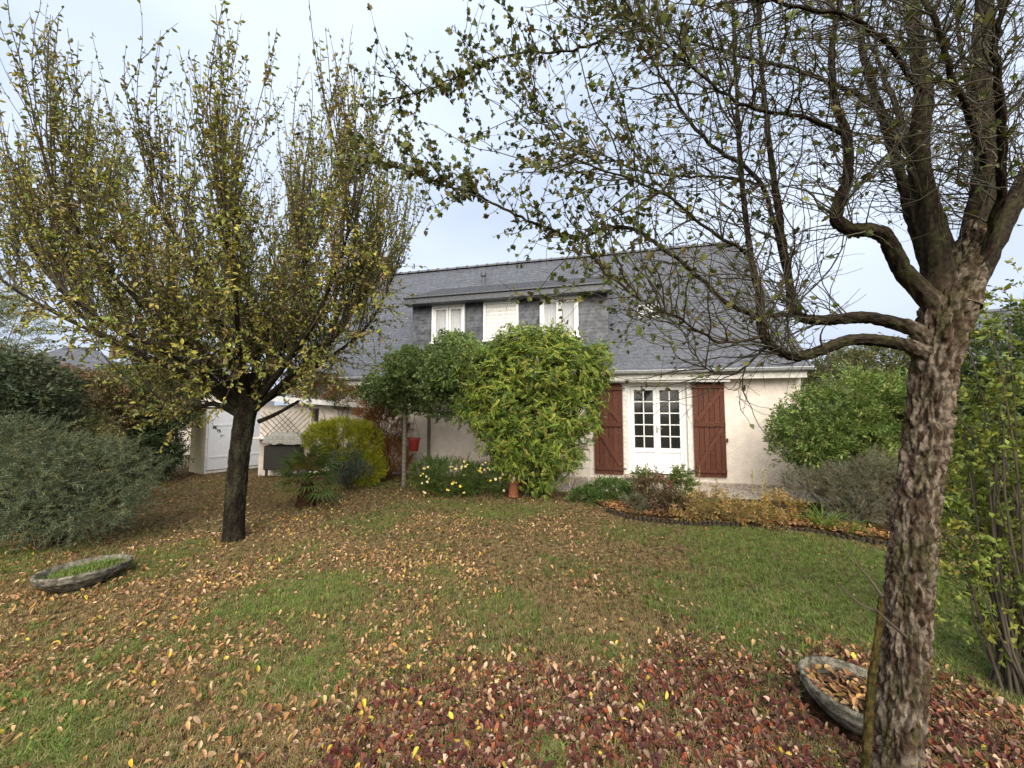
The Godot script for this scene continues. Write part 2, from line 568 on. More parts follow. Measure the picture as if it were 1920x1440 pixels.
func greenness(x: float, z: float) -> float:
	var g := 0.17 + 0.4 * noise.get_noise_2d(x * 1.6 + 40.0, z * 1.6)
	for s in green_spots:
		var dx: float = x - s[0]
		var dz: float = z - s[1]
		var r2: float = (dx * dx + dz * dz) / (s[2] * s[2])
		if r2 < 6.0:
			g += 0.8 * s[3] * exp(-r2)
	g += 0.4 * noise2.get_noise_2d(x, z) + 0.35 * noise2.get_noise_2d(x * 3.1 + 20.0, z * 3.1)
	return clampf(g, 0.0, 1.0)
func redness(x: float, z: float) -> float:
	var dx := (x - 1.15) / 1.45
	var dz := z + 0.9
	var d := sqrt(dx * dx + dz * dz) + 0.5 * noise.get_noise_2d(x * 1.3, z * 1.3 + 9.0)
	return clampf((2.35 - d) / 0.6, 0.0, 1.0)
func height(x: float, z: float) -> float:
	return 0.018 * noise.get_noise_2d(x * 0.8, z * 0.8)

func steps(a: float, b: float, s: float) -> Array:
	var out := []
	var k := a
	while k < b:
		out.append(k)
		k += s
	return out
func lay_ground() -> void:
	patches()
	var xs := [-400.0, -150.0, -60.0, -30.0, -18.0] + steps(-12.0, 10.0, 0.07) + [10.0, 14.0, 24.0, 60.0, 150.0, 400.0]
	var zs := [-500.0, -200.0, -80.0, -40.0, -24.0, -16.0] + steps(-12.0, 0.5, 0.07) + [0.5, 3.0, 10.0, 30.0, 100.0]
	var b := MB.new()
	for z in zs:
		for x in xs:
			var col := Color(0.12, 0.11, 0.05)
			var y := -0.01
			if x > -12.5 and x < 10.5 and z > -12.5 and z < 0.6:
				var g := greenness(x, z)
				var r := redness(x, z)
				var n1 := 0.5 + 0.5 * noise2.get_noise_2d(x * 2.0 + 7.0, z * 2.0)
				var straw := Color(0.31, 0.21, 0.115).lerp(Color(0.2, 0.135, 0.075), n1)
				col = straw.lerp(Color(0.10, 0.12, 0.04), g * 0.8).lerp(Color(0.07, 0.035, 0.024), r * (1.0 - g * 0.5))
				y = height(x, z)
			b.vert(Vector3(x, y, z), Vector3.UP, Vector2(x, z), col)
	var w := xs.size()
	for j in zs.size() - 1:
		for k in w - 1:
			var a := j * w + k
			# z grows with j: clockwise seen from above
			b.i.append_array(PackedInt32Array([a, a + 1, a + w + 1, a, a + w + 1, a + w]))
	var o := part("ground", b.mesh(M.soil), self)
	o.set_meta("label", "lawn of dry straw and green grass under fallen leaves")
	o.set_meta("category", "lawn")
	o.set_meta("kind", "structure")

# ------------------------------------------------------------------ the house
const HOUSE := Vector3(6.25, 0, -8.30)
const TURN := -0.24435
const LONG := 13.3
const RIDGE := 7.15
const RZ := -3.9
const EAVE := 2.66
const EZ := 0.3
func slope_y(z: float) -> float:
	return EAVE + (EZ - z) * (RIDGE - EAVE) / (EZ - RZ)

func wall_with_holes(b: MB, x0: float, x1: float, y0: float, y1: float, z: float, thick: float, holes: Array) -> void:
	# holes: Rect2(x, y, w, h), sorted along x and not overlapping
	var x := x0
	for h in holes:
		var r: Rect2 = h
		if r.position.x > x: b.box(Vector3((x + r.position.x) / 2, (y0 + y1) / 2, z - thick / 2), Vector3(r.position.x - x, y1 - y0, thick))
		if r.position.y > y0: b.box(Vector3(r.get_center().x, (y0 + r.position.y) / 2, z - thick / 2), Vector3(r.size.x, r.position.y - y0, thick))
		if r.end.y < y1: b.box(Vector3(r.get_center().x, (r.end.y + y1) / 2, z - thick / 2), Vector3(r.size.x, y1 - r.end.y, thick))
		x = r.end.x
	if x < x1: b.box(Vector3((x + x1) / 2, (y0 + y1) / 2, z - thick / 2), Vector3(x1 - x, y1 - y0, thick))

func build_house() -> void:
	var h := thing("house", "long cream rendered house with steep slate roof and slate-clad dormer", "house", HOUSE, TURN)
	var b := MB.new()
	wall_with_holes(b, -LONG, 0.0, 0.12, EAVE + 0.02, 0.0, 0.3, [Rect2(-3.60, 0.24, 1.30, 2.13)])
	part("front_wall", b.mesh(M.render), h)
	b = MB.new()
	b.box(Vector3(-LONG / 2, EAVE / 2, RZ * 2 + 0.15), Vector3(LONG, EAVE, 0.3))
	part("back_wall", b.mesh(M.render), h)
	for x in [-LONG + 0.15, -0.15]:
		b = MB.new()
		b.box(Vector3(x, EAVE / 2 + 0.06, RZ), Vector3(0.297, EAVE - 0.12, -RZ * 2 - 0.6))
		for s in [-0.147, 0.147]:
			var p := [Vector3(x + s, EAVE, -0.005), Vector3(x + s, RIDGE - 0.22, RZ), Vector3(x + s, EAVE, RZ * 2 + 0.005)]
			if s > 0: b.tri(p[0], p[2], p[1])
			else: b.tri(p[0], p[1], p[2])
		part("gable_wall", b.mesh(M.render), h)
	b = MB.new()
	b.box(Vector3(-LONG / 2, 0.06, -0.14), Vector3(LONG + 0.02, 0.14, 0.34), Basis(), Color.WHITE, 0.01)
	part("plinth", b.mesh(M.plinth), h)
	b = MB.new()
	b.box(Vector3(-LONG / 2, 0.1, RZ), Vector3(LONG - 0.6, 0.06, -RZ * 2 - 0.6))
	part("room_floor", b.mesh(M.room), h)
	b = MB.new()
	b.box(Vector3(-LONG / 2, EAVE - 0.1, RZ), Vector3(LONG - 0.6, 0.05, -RZ * 2 - 0.6))
	part("room_ceiling", b.mesh(M.room), h)
	b = MB.new()
	b.box(Vector3(-3.0, EAVE / 2, -4.2), Vector3(7.0, EAVE - 0.4, 0.1))
	part("room_wall", b.mesh(M.room), h)

	# roof: decks, slates, ridge tiles, verge boards
	var rise := RIDGE - EAVE
	var run := EZ - RZ
	var sl := sqrt(rise * rise + run * run)
	var ang := atan2(rise, run)
	var roof := Node3D.new()
	roof.name = "roof"
	h.add_child(roof)
	b = MB.new()
	for s in [-1.0, 1.0]:
		var bs := Basis(Vector3.RIGHT, -s * -ang) if s < 0 else Basis(Vector3.RIGHT, ang)
		var zc := (EZ + RZ) / 2 if s > 0 else RZ * 2 - (EZ + RZ) / 2
		var c := Vector3(-LONG / 2, (RIDGE + EAVE) / 2 - 0.075, zc)
		if s < 0: bs = Basis(Vector3.RIGHT, -ang)
		b.box(c, Vector3(LONG + 0.1, 0.1, sl), bs)
	part("deck", b.mesh(M.slate_dark), roof)
	# slates: a thin tilted plate each
	var kinds := []
	for k in 4:
		var t: float = [0.92, 1.0, 1.06, 0.97][k]
		var sb := MB.new()
		sb.box(Vector3(0, 0, 0), Vector3(0.212, 0.012, 0.27), Basis(), Color(t, t, t * [1.0, 1.03, 0.98, 1.05][k]))
		kinds.append(sb.mesh(M.slate))
	var up := Vector3(0, rise, -run).normalized()
	var nrm := Vector3(0, run, rise).normalized()
	var sc := []
	for k in 4: sc.append(Scatter.new())
	var rows := int(sl / 0.13)
	var near_slates := []
	for j in rows:
		var d := 0.06 + j * 0.13
		var off := 0.11 if j % 2 else 0.0
		for k in int((LONG + 0.1) / 0.222):
			var x := 0.0 - off - 0.06 - k * 0.222
			if x < -LONG: continue
			var p := Vector3(x, EAVE, EZ) + up * d + nrm * (-0.012 + rnd(-0.001, 0.002))
			if x > -9.62 and x < -4.03 and p.z < -0.58 and p.z > -2.85: continue
			if x > -3.25 and x < -2.66 and p.z < -1.08 and p.z > -1.5: continue
			var bs := Basis(Vector3.RIGHT, ang - 0.055) * Basis(Vector3.UP, rnd(-0.012, 0.012))
			if j < 20 and x > -3.95 and near_slates.size() < 300:
				near_slates.append([Transform3D(bs, p), rng.randi() % 4])
			else:
				sc[rng.randi() % 4].add(Transform3D(bs, p), vary(Color(1, 1, 1), 0.16))
	for a in near_slates:
		part("slate", kinds[a[1]], roof, a[0])
	for k in 4: stuff(sc[k], "slates", kinds[k], roof)
	# ridge tiles
	var rt := MB.new()
	var arc := []
	for k in 9:
		var a := PI * k / 8.0
		arc.append(Vector3(0, sin(a) * 0.1, cos(a) * 0.13))
	for k in 8:
		var a0: Vector3 = arc[k]
		var a1: Vector3 = arc[k + 1]
		rt.quad(Vector3(-0.2, 0, 0) + a0, Vector3(-0.2, 0, 0) + a1, Vector3(0.2, 0.0, 0) + a1, Vector3(0.2, 0.0, 0) + a0)
		rt.quad(Vector3(0.16, 0.0, 0) + a0 * 1.18, Vector3(0.16, 0, 0) + a1 * 1.18, Vector3(0.225, 0.0, 0) + a1 * 1.18, Vector3(0.225, 0.0, 0) + a0 * 1.18)
		rt.quad(Vector3(0.16, 0.0, 0) + a0, Vector3(0.16, 0, 0) + a1, Vector3(0.16, 0.0, 0) + a1 * 1.18, Vector3(0.16, 0.0, 0) + a0 * 1.18)
	var rtm := rt.mesh(M.slate_dark)
	for k in int(LONG / 0.4):
		part("ridge_tile", rtm, roof, Transform3D(Basis(Vector3.BACK, rnd(-0.01, 0.01)), Vector3(-0.15 - k * 0.4, RIDGE - 0.06 + rnd(-0.006, 0.006), RZ)))
	for x in [0.07, -LONG - 0.07]:
		for s in [1.0, -1.0]:
			b = MB.new()
			var zc := (EZ + RZ) / 2 if s > 0 else RZ * 2 - (EZ + RZ) / 2
			b.box(Vector3(x, (RIDGE + EAVE) / 2 - 0.09, zc), Vector3(0.035, 0.16, sl), Basis(Vector3.RIGHT, ang * s))
			part("verge_board", b.mesh(M.slate_dark), roof)

	# gutter, fascia, downpipe
	b = MB.new()
	var gp := []
	for k in 9:
		var a := PI + PI * k / 8.0
		gp.append(Vector3(0, sin(a) * 0.065, cos(a) * 0.07))
	for k in 8:
		var a0: Vector3 = gp[k] + Vector3(0, EAVE - 0.03, EZ + 0.06)
		var a1: Vector3 = gp[k + 1] + Vector3(0, EAVE - 0.03, EZ + 0.06)
		b.quad(a0 + Vector3(-LONG - 0.05, 0, 0), a0 + Vector3(0.07, 0, 0), a1 + Vector3(0.07, 0, 0), a1 + Vector3(-LONG - 0.05, 0, 0))
	b.tube(PackedVector3Array([Vector3(-LONG - 0.05, EAVE - 0.028, EZ + 0.13), Vector3(0.07, EAVE - 0.028, EZ + 0.13)]), PackedFloat32Array([0.012, 0.012]), 6)
	part("gutter", b.mesh(M.zinc), h)
	b = MB.new()
	b.box(Vector3(-LONG / 2, EAVE - 0.16, EZ - 0.03), Vector3(LONG, 0.15, 0.025))
	b.box(Vector3(-LONG / 2, EAVE - 0.222, EZ / 2), Vector3(LONG, 0.02, EZ - 0.04))
	part("fascia", b.mesh(M.white_dull), h)
	b = MB.new()
	b.tube(PackedVector3Array([Vector3(-LONG + 0.3, EAVE - 0.06, EZ + 0.06), Vector3(-LONG + 0.3, EAVE - 0.2, EZ + 0.02), Vector3(-LONG + 0.3, EAVE - 0.45, 0.07), Vector3(-LONG + 0.3, 0.1, 0.07)]), PackedFloat32Array([0.04, 0.04, 0.04, 0.04]), 8)
	part("downpipe", b.mesh(M.zinc), h)

	# awning cassette under the eave
	var aw := Node3D.new()
	aw.name = "awning"
	h.add_child(aw)
	b = MB.new()
	b.box(Vector3(-2.75, 2.46, 0.12), Vector3(2.62, 0.1, 0.16), Basis(), Color.WHITE, 0.02)
	part("cassette", b.mesh(M.white_dull), aw)
	b = MB.new()
	b.box(Vector3(-2.75, 2.40, 0.215), Vector3(2.62, 0.05, 0.03), Basis(Vector3.BACK, -0.012), Color.WHITE, 0.008)
	part("front_rail", b.mesh(M.white), aw)
	for x in [-3.75, -1.75]:
		b = MB.new()
		b.box(Vector3(x, 2.43, 0.04), Vector3(0.06, 0.16, 0.08))
		part("bracket", b.mesh(M.zinc), aw)

	french_door(h)
	shutter(h, Vector3(-4.055, 1.295, 0.05), false)
	shutter(h, Vector3(-1.85, 1.315, 0.05), true)
	dormer(h)

	# chimney on the far gable, vent pipe, roof window
	var ch := Node3D.new()
	ch.name = "chimney"
	h.add_child(ch)
	b = MB.new()
	b.box(Vector3(-12.95, 7.1, RZ), Vector3(0.95, 1.3, 0.6), Basis(), Color.WHITE, 0.01)
	part("stack", b.mesh(M.brick), ch)
	b = MB.new()
	b.box(Vector3(-12.95, 7.78, RZ), Vector3(1.06, 0.09, 0.7), Basis(), Color.WHITE, 0.02)
	part("cap", b.mesh(M.plinth), ch)
	var vp := Node3D.new()
	vp.name = "vent_pipe"
	h.add_child(vp)
	var vy := slope_y(-2.95)
	b = MB.new()
	b.tube(PackedVector3Array([Vector3(-8.2, vy - 0.1, -2.95), Vector3(-8.2, vy + 0.28, -2.95)]), PackedFloat32Array([0.055, 0.055]), 10)
	part("pipe", b.mesh(M.cornice), vp)
	b = MB.new()
	b.tube(PackedVector3Array([Vector3(-8.2, vy + 0.26, -2.95), Vector3(-8.2, vy + 0.33, -2.95), Vector3(-8.2, vy + 0.42, -2.95)]), PackedFloat32Array([0.1, 0.11, 0.07]), 10, Color.WHITE, true)
	part("cowl", b.mesh(M.cornice), vp)
	var rw := Node3D.new()
	rw.name = "roof_window"
	h.add_child(rw)
	rw.transform = Transform3D(Basis(Vector3.RIGHT, ang), Vector3(-2.95, slope_y(-1.29) + 0.02, -1.29))
	b = MB.new()
	for s in [-1.0, 1.0]:
		b.box(Vector3(s * 0.26, 0.02, 0), Vector3(0.06, 0.07, 0.62))
		b.box(Vector3(0, 0.02, s * 0.28), Vector3(0.46, 0.07, 0.06))
	part("frame", b.mesh(M.zinc), rw)
	part("pane", bxm(Vector3(0.46, 0.006, 0.5), M.glass), rw, Transform3D(Basis(), Vector3(0, 0.03, 0)))
	part("blind", bxm(Vector3(0.46, 0.006, 0.5), M.curtain), rw, Transform3D(Basis(), Vector3(0, 0.0, 0)))

func french_door(h: Node3D) -> void:
	var d := Node3D.new()
	d.name = "french_door"
	h.add_child(d)
	var x0 := -3.60
	var x1 := -2.30
	var y0 := 0.24
	var y1 := 2.37
	var z := -0.10
	var b := MB.new()
	b.box(Vector3(x0 + 0.035, (y0 + y1) / 2, z), Vector3(0.07, y1 - y0, 0.08), Basis(), Color.WHITE, 0.005)
	b.box(Vector3(x1 - 0.035, (y0 + y1) / 2, z), Vector3(0.07, y1 - y0, 0.08), Basis(), Color.WHITE, 0.005)
	b.box(Vector3((x0 + x1) / 2, y1 - 0.035, z), Vector3(x1 - x0 - 0.14, 0.07, 0.08), Basis(), Color.WHITE, 0.005)
	part("frame", b.mesh(M.white), d)
	b = MB.new()
	b.box(Vector3((x0 + x1) / 2, y0 - 0.035, 0.03), Vector3(1.5, 0.07, 0.36), Basis(), Color.WHITE, 0.012)
	part("sill", b.mesh(M.stone), d)
	# plain rendered surround, a little proud of the wall
	b = MB.new()
	b.box(Vector3(x0 - 0.06, (y0 + y1) / 2, 0.005), Vector3(0.115, y1 - y0, 0.03), Basis(), Color.WHITE, 0.005)
	b.box(Vector3(x1 + 0.06, (y0 + y1) / 2, 0.005), Vector3(0.115, y1 - y0, 0.03), Basis(), Color.WHITE, 0.005)
	part("surround", b.mesh(M.white_dull), d)
	var w := (x1 - x0 - 0.15) / 2
	for s in 2:
		var lx: float = x0 + 0.074 + s * (w + 0.002)
		var leaf := Node3D.new()
		leaf.name = "door_leaf" if s == 0 else "door_leaf_001"
		d.add_child(leaf)
		b = MB.new()
		var st := 0.075
		b.box(Vector3(lx + st / 2, 1.28, z + 0.01), Vector3(st, 2.02, 0.055), Basis(), Color.WHITE, 0.006)
		b.box(Vector3(lx + w - st / 2, 1.28, z + 0.01), Vector3(st, 2.02, 0.055), Basis(), Color.WHITE, 0.006)
		b.box(Vector3(lx + w / 2, 2.25, z + 0.01), Vector3(w - 2 * st, 0.08, 0.053))
		b.box(Vector3(lx + w / 2, 0.80, z + 0.01), Vector3(w - 2 * st, 0.1, 0.053))
		b.box(Vector3(lx + w / 2, 0.31, z + 0.01), Vector3(w - 2 * st, 0.09, 0.053))
		part("leaf_frame", b.mesh(M.white), leaf)
		b = MB.new()
		b.box(Vector3(lx + w / 2, 0.555, z), Vector3(w - 2 * st, 0.4, 0.025))
		b.box(Vector3(lx + w / 2, 0.555, z + 0.012), Vector3(w - 2 * st - 0.09, 0.31, 0.02), Basis(), Color.WHITE, 0.009)
		part("kick_panel", b.mesh(M.white), leaf)
		var gx0 := lx + st
		var gw := w - 2 * st
		var gy0 := 0.85
		var gh := 1.36
		b = MB.new()
		b.box(Vector3(gx0 + gw / 2, gy0 + gh / 2, z + 0.012), Vector3(0.024, gh, 0.03))
		for k in range(1, 5):
			for q in [-1.0, 1.0]:
				b.box(Vector3(gx0 + gw / 2 + q * (gw / 4 + 0.006), gy0 + gh * k / 5.0, z + 0.012), Vector3(gw / 2 - 0.012, 0.024, 0.028))
		part("glazing_bars", b.mesh(M.white), leaf)
		var pm := bxm(Vector3(gw / 2 - 0.014, gh / 5 - 0.026, 0.005), M.glass)
		for k in 5:
			for q in [-1.0, 1.0]:
				part("pane", pm, leaf, Transform3D(Basis(Vector3.UP, rnd(-0.006, 0.006)) * Basis(Vector3.RIGHT, rnd(-0.006, 0.006)), Vector3(gx0 + gw / 2 + q * (gw / 4 + 0.006), gy0 + gh * (k + 0.5) / 5.0, z + 0.008)))
	b = MB.new()
	b.box(Vector3((x0 + x1) / 2, 1.3, z + 0.055), Vector3(0.03, 0.16, 0.015))
	b.tube(PackedVector3Array([Vector3(-2.95, 1.32, z + 0.06), Vector3(-2.95, 1.32, z + 0.1), Vector3(-2.85, 1.31, z + 0.105)]), PackedFloat32Array([0.01, 0.01, 0.009]), 6, Color.WHITE, true)
	part("handle", b.mesh(M.zinc), d)

func shutter(h: Node3D, at: Vector3, right: bool) -> void:
	var s := Node3D.new()
	s.name = "shutter" if not right else "shutter_001"
	h.add_child(s)
	s.transform = Transform3D(Basis(Vector3.UP, 0.03 if right else -0.03), at)
	var w := 0.66
	var hh := 2.14
	for k in 6:
		var pw := w / 6.0
		part("plank", bxm(Vector3(pw - 0.006, hh + rnd(-0.004, 0.004), 0.026), M.shutter if k % 2 else M.shutter2, 0.004), s, Transform3D(Basis(), Vector3(-w / 2 + pw * (k + 0.5), 0, rnd(-0.001, 0.001))))
	for y in [-0.93, 0.1, 0.96]:
		part("rail", bxm(Vector3(w - 0.01, 0.1, 0.03), M.shutter, 0.006), s, Transform3D(Basis(), Vector3(0, y, 0.028)))
	for y in [-0.415, 0.53]:
		var lo: float = -0.93 + 0.05 if y < 0 else 0.15
		var hi: float = 0.05 if y < 0 else 0.91
		var sg := 1.0 if right else -1.0
		var a := Vector3(-sg * (w / 2 - 0.06), lo + 0.02, 0.028)
		var e := Vector3(sg * (w / 2 - 0.06), hi - 0.02, 0.028)
		var b := MB.new()
		b.bar(a, e, 0.085, 0.026)
		part("brace", b.mesh(M.shutter2), s)
	for y in [-0.93, 0.96]:
		var b := MB.new()
		var sg := -1.0 if right else 1.0
		b.box(Vector3(sg * (w / 2 + 0.02), y, 0.046), Vector3(0.09, 0.035, 0.006))
		part("hinge", b.mesh(M.iron), s)
	part("catch", bxm(Vector3(0.04, 0.09, 0.04), M.iron, 0.01), s, Transform3D(Basis(), Vector3((w / 2 + 0.02) * (1.0 if right else -1.0), -0.25, 0.02)))

func dormer(h: Node3D) -> void:
	var d := Node3D.new()
	d.name = "dormer"
	h.add_child(d)
	var x0 := -9.6
	var x1 := -4.05
	var zf := -0.6
	var yb := slope_y(zf) - 0.06
	var yt := 4.78
	var b := MB.new()
	var holes := [Rect2(-8.97, 3.62, 1.0, 1.14), Rect2(-7.4, 3.62, 1.0, 1.14), Rect2(-5.8, 3.62, 1.02, 1.14)]
	wall_with_holes(b, x0, x1, yb - 0.1, yt, zf - 0.02, 0.12, holes)
	part("front", b.mesh(M.slate_dark), d)
	for x in [x0 + 0.04, x1 - 0.04]:
		b = MB.new()
		for s in [-0.04, 0.04]:
			var p := [Vector3(x + s, yb, zf - 0.03), Vector3(x + s, yt + 0.1, zf - 0.03), Vector3(x + s, slope_y(-2.85), -2.85)]
			if s > 0: b.tri(p[0], p[2], p[1])
			else: b.tri(p[0], p[1], p[2])
		part("cheek", b.mesh(M.slate), d)
	# small slates hung on the front, between the windows
	var sm := bxm(Vector3(0.152, 0.19, 0.006), M.slate)
	for r in [[-9.6, -8.99], [-7.95, -7.42], [-6.38, -5.82], [-4.76, -4.05]]:
		var n := int((r[1] - r[0]) / 0.157)
		var step: float = (r[1] - r[0]) / n
		for j in 12:
			for k in n + (j % 2):
				var xx: float = r[0] + (k + (0.5 if j % 2 == 0 else 0.0)) * step
				xx = clampf(xx, r[0] + 0.05, r[1] - 0.05)
				var o := part("hung_slate", sm, d, Transform3D(Basis(Vector3.RIGHT, -0.05), Vector3(xx, yb + 0.1 + j * 0.1, zf - 0.008 + rnd(-0.002, 0.002))))
	# roof and cornice
	b = MB.new()
	var ra := Vector3(0, 4.97, -0.3)
	var rb := Vector3(0, 6.0, -2.87)
	var n2 := (rb - ra).normalized()
	b.box(Vector3((x0 + x1) / 2, (ra.y + rb.y) / 2, (ra.z + rb.z) / 2), Vector3(x1 - x0 + 0.2, 0.07, ra.distance_to(rb)), Basis(Vector3.RIGHT, atan2(rb.y - ra.y, ra.z - rb.z)))
	part("dormer_roof", b.mesh(M.slate_rough), d)
	b = MB.new()
	b.box(Vector3((x0 + x1) / 2, 4.86, -0.42), Vector3(x1 - x0 + 0.28, 0.2, 0.3), Basis(), Color.WHITE, 0.015)
	part("cornice", b.mesh(M.cornice), d)
	b = MB.new()
	b.box(Vector3((x0 + x1) / 2, 4.955, -0.25), Vector3(x1 - x0 + 0.3, 0.05, 0.05), Basis(), Color.WHITE, 0.01)
	part("drip_edge", b.mesh(M.cornice), d)
	for k in 3:
		var r: Rect2 = holes[k]
		var w := Node3D.new()
		w.name = "window" if k != 1 else "roller_shutter"
		if k == 2: w.name = "window_001"
		d.add_child(w)
		var c := Vector3(r.get_center().x, r.get_center().y, zf + 0.02)
		b = MB.new()
		for s in [-1.0, 1.0]:
			b.box(c + Vector3(s * (r.size.x / 2 - 0.03), 0, 0), Vector3(0.07, r.size.y, 0.1), Basis(), Color.WHITE, 0.006)
		b.box(c + Vector3(0, r.size.y / 2 - 0.035, 0), Vector3(r.size.x - 0.13, 0.07, 0.098))
		b.box(c + Vector3(0, -r.size.y / 2 + 0.03, 0.02), Vector3(r.size.x + 0.1, 0.05, 0.16), Basis(), Color.WHITE, 0.008)
		part("outer_frame", b.mesh(M.white), w)
		if k == 1:
			for j in 18:
				part("slat", bxm(Vector3(r.size.x - 0.14, 0.054, 0.014), M.white_dull if j % 2 else M.white, 0.004), w, Transform3D(Basis(), c + Vector3(0, r.size.y / 2 - 0.1 - j * 0.056, 0.0)))
			continue
		b = MB.new()
		for s in [-1.0, 1.0]:
			var cc := c + Vector3(s * (r.size.x / 4 - 0.02), 0.0, -0.02)
			var ww := r.size.x / 2 - 0.06
			b.box(cc + Vector3(-ww / 2 + 0.03, 0, 0), Vector3(0.06, r.size.y - 0.14, 0.05))
			b.box(cc + Vector3(ww / 2 - 0.03, 0, 0), Vector3(0.06, r.size.y - 0.14, 0.05))
			b.box(cc + Vector3(0, r.size.y / 2 - 0.1, 0), Vector3(ww - 0.12, 0.06, 0.048))
			b.box(cc + Vector3(0, -r.size.y / 2 + 0.1, 0), Vector3(ww - 0.12, 0.07, 0.048))
		part("casement", b.mesh(M.white), w)
		for s in [-1.0, 1.0]:
			part("pane", bxm(Vector3(r.size.x / 2 - 0.18, r.size.y - 0.26, 0.005), M.glass), w, Transform3D(Basis(Vector3.UP, 0.004 * s), c + Vector3(s * (r.size.x / 4 - 0.02), 0, -0.02)))
		b = MB.new()
		var last := Vector3.ZERO
		for q in 31:
			var xx := c.x - r.size.x / 2 + 0.08 + (r.size.x - 0.16) * q / 30.0
			var p := Vector3(xx, 0, c.z - 0.075 + 0.012 * sin(q * 1.9))
			if q > 0:
				b.quad(Vector3(last.x, r.position.y, last.z), Vector3(last.x, r.end.y, last.z), Vector3(p.x, r.end.y, p.z), Vector3(p.x, r.position.y, p.z))
			last = p
		part("curtain", b.mesh(M.curtain), w)

# ------------------------------------------------------------------ sheds, annex, neighbours
func build_outbuildings() -> void:
	# small garden shed: cream end, white-blue doors, lean-to roof
	var c := ground(382, 890)
	var s := thing("garden_shed", "small garden shed with white double door and cream end wall behind leafy tree", "shed", Vector3(c.x, 0, c.z), deg_to_rad(58))
	var L := 1.45
	var W := 1.0
	# local: door face looks along +z and runs along +x from the corner; cream end looks along -x
	var b := MB.new()
	b.box(Vector3(0.02, 0.78, -W / 2), Vector3(0.04, 1.56, W))
	b.tri(Vector3(0.0, 1.56, 0), Vector3(0.0, 1.56, -W), Vector3(0.0, 1.78, 0))
	part("end_wall", b.mesh(M.cream), s)
	b = MB.new()
	b.box(Vector3(L / 2, 0.85, -W + 0.02), Vector3(L, 1.5, 0.04))
	b.box(Vector3(L - 0.02, 0.78, -W / 2), Vector3(0.04, 1.56, W - 0.08))
	part("rear_wall", b.mesh(M.cream), s)
	b = MB.new()
	b.box(Vector3(L / 2, 0.05, -0.01), Vector3(L, 0.06, 0.06))
	b.box(Vector3(L / 2, 1.74, -0.01), Vector3(L, 0.06, 0.06))
	for x in [0.02, L - 0.02]:
		b.box(Vector3(x, 0.9, -0.01), Vector3(0.05, 1.62, 0.06))
	part("door_frame", b.mesh(M.white_dull), s)
	for k in 2:
		var dr := Node3D.new()
		dr.name = "door" if k == 0 else "door_001"
		s.add_child(dr)
		part("panel", bxm(Vector3(L / 2 - 0.06, 1.6, 0.03), M.whitedoor, 0.006), dr, Transform3D(Basis(), Vector3(0.05 + (L / 2 - 0.05) * (k + 0.5), 0.9, 0.0)))
		for y in [0.45, 1.32]:
			part("rib", bxm(Vector3(L / 2 - 0.14, 0.05, 0.012), M.whitedoor, 0.004), dr, Transform3D(Basis(), Vector3(0.05 + (L / 2 - 0.05) * (k + 0.5), y, 0.02)))
	b = MB.new()
	b.box(Vector3(L / 2, 0.92, 0.03), Vector3(0.02, 0.12, 0.03))
	part("handle", b.mesh(M.iron), s)
	b = MB.new()
	b.box(Vector3(L / 2, 1.72, -W / 2), Vector3(L + 0.1, 0.035, W + 0.12), Basis(Vector3.RIGHT, -0.216))
	part("roof", b.mesh(M.white_dull), s)

	# low annex with a pale roof edge against the house
	var a := thing("annex", "low cream annex with white roof edge beside the house", "annex", Vector3(-6.75, 0, -10.35), 0.02)
	b = MB.new()
	wall_with_holes(b, 0.0, 2.75, 0.0, 1.86, 0.0, 0.18, [Rect2(1.35, 1.42, 0.2, 0.36)])
	b.box(Vector3(0.09, 0.93, -0.45), Vector3(0.178, 1.85, 0.6))
	b.box(Vector3(2.66, 0.93, -0.45), Vector3(0.178, 1.85, 0.6))
	b.box(Vector3(1.37, 0.93, -0.82), Vector3(2.74, 1.9, 0.1))
	part("wall", b.mesh(M.render), a)
	b = MB.new()
	b.box(Vector3(1.35, 2.0, -0.25), Vector3(3.0, 0.04, 0.9), Basis(Vector3.BACK, -0.075))
	part("roof", b.mesh(M.zinc), a)
	b = MB.new()
	b.box(Vector3(1.35, 1.97, 0.21), Vector3(3.02, 0.13, 0.03), Basis(Vector3.BACK, -0.075))
	part("fascia", b.mesh(M.white), a)
	var win := Node3D.new()
	win.name = "window"
	a.add_child(win)
	part("pane", bxm(Vector3(0.2, 0.36, 0.005), M.glass), win, Transform3D(Basis(), Vector3(1.45, 1.6, -0.08)))
	var tr := thing("lattice_panel", "brown diamond lattice panel fixed to the annex wall", "trellis", Vector3(-6.7, 0.95, -10.31), 0.02)
	for k in 9:
		for q in [-1.0, 1.0]:
			var x0 := 0.05 + k * 0.15
			var x1: float = x0 + 0.75 * q
			var lo := Vector3(x0, 0.0, 0)
			var hi := Vector3(x1, 0.75, 0)
			if x1 < 0.0: hi = lo.lerp(hi, (x0) / (x0 - x1))
			if x1 > 1.3: hi = lo.lerp(hi, (1.3 - x0) / (x1 - x0))
			if lo.distance_to(hi) < 0.1: continue
			b = MB.new()
			b.bar(lo, hi, 0.016, 0.008)
			part("lath", b.mesh(M.wood_grey), tr, Transform3D(Basis(), Vector3(0, 0, 0.02 + 0.009 * q)))
	# covered barbecue
	var q := ground(535, 892)
	var bb := thing("barbecue", "barbecue on dark cart with crumpled grey cover behind the fan palm", "barbecue", Vector3(q.x, 0, q.z), 0.15)
	part("cabinet", bxm(Vector3(0.9, 0.62, 0.5), M.dark, 0.02), bb, Transform3D(Basis(), Vector3(0, 0.5, 0)))
	for x in [-0.38, 0.38]:
		for z in [-0.2, 0.2]:
			part("leg", bxm(Vector3(0.05, 0.22, 0.05), M.iron), bb, Transform3D(Basis(), Vector3(x, 0.1, z)))
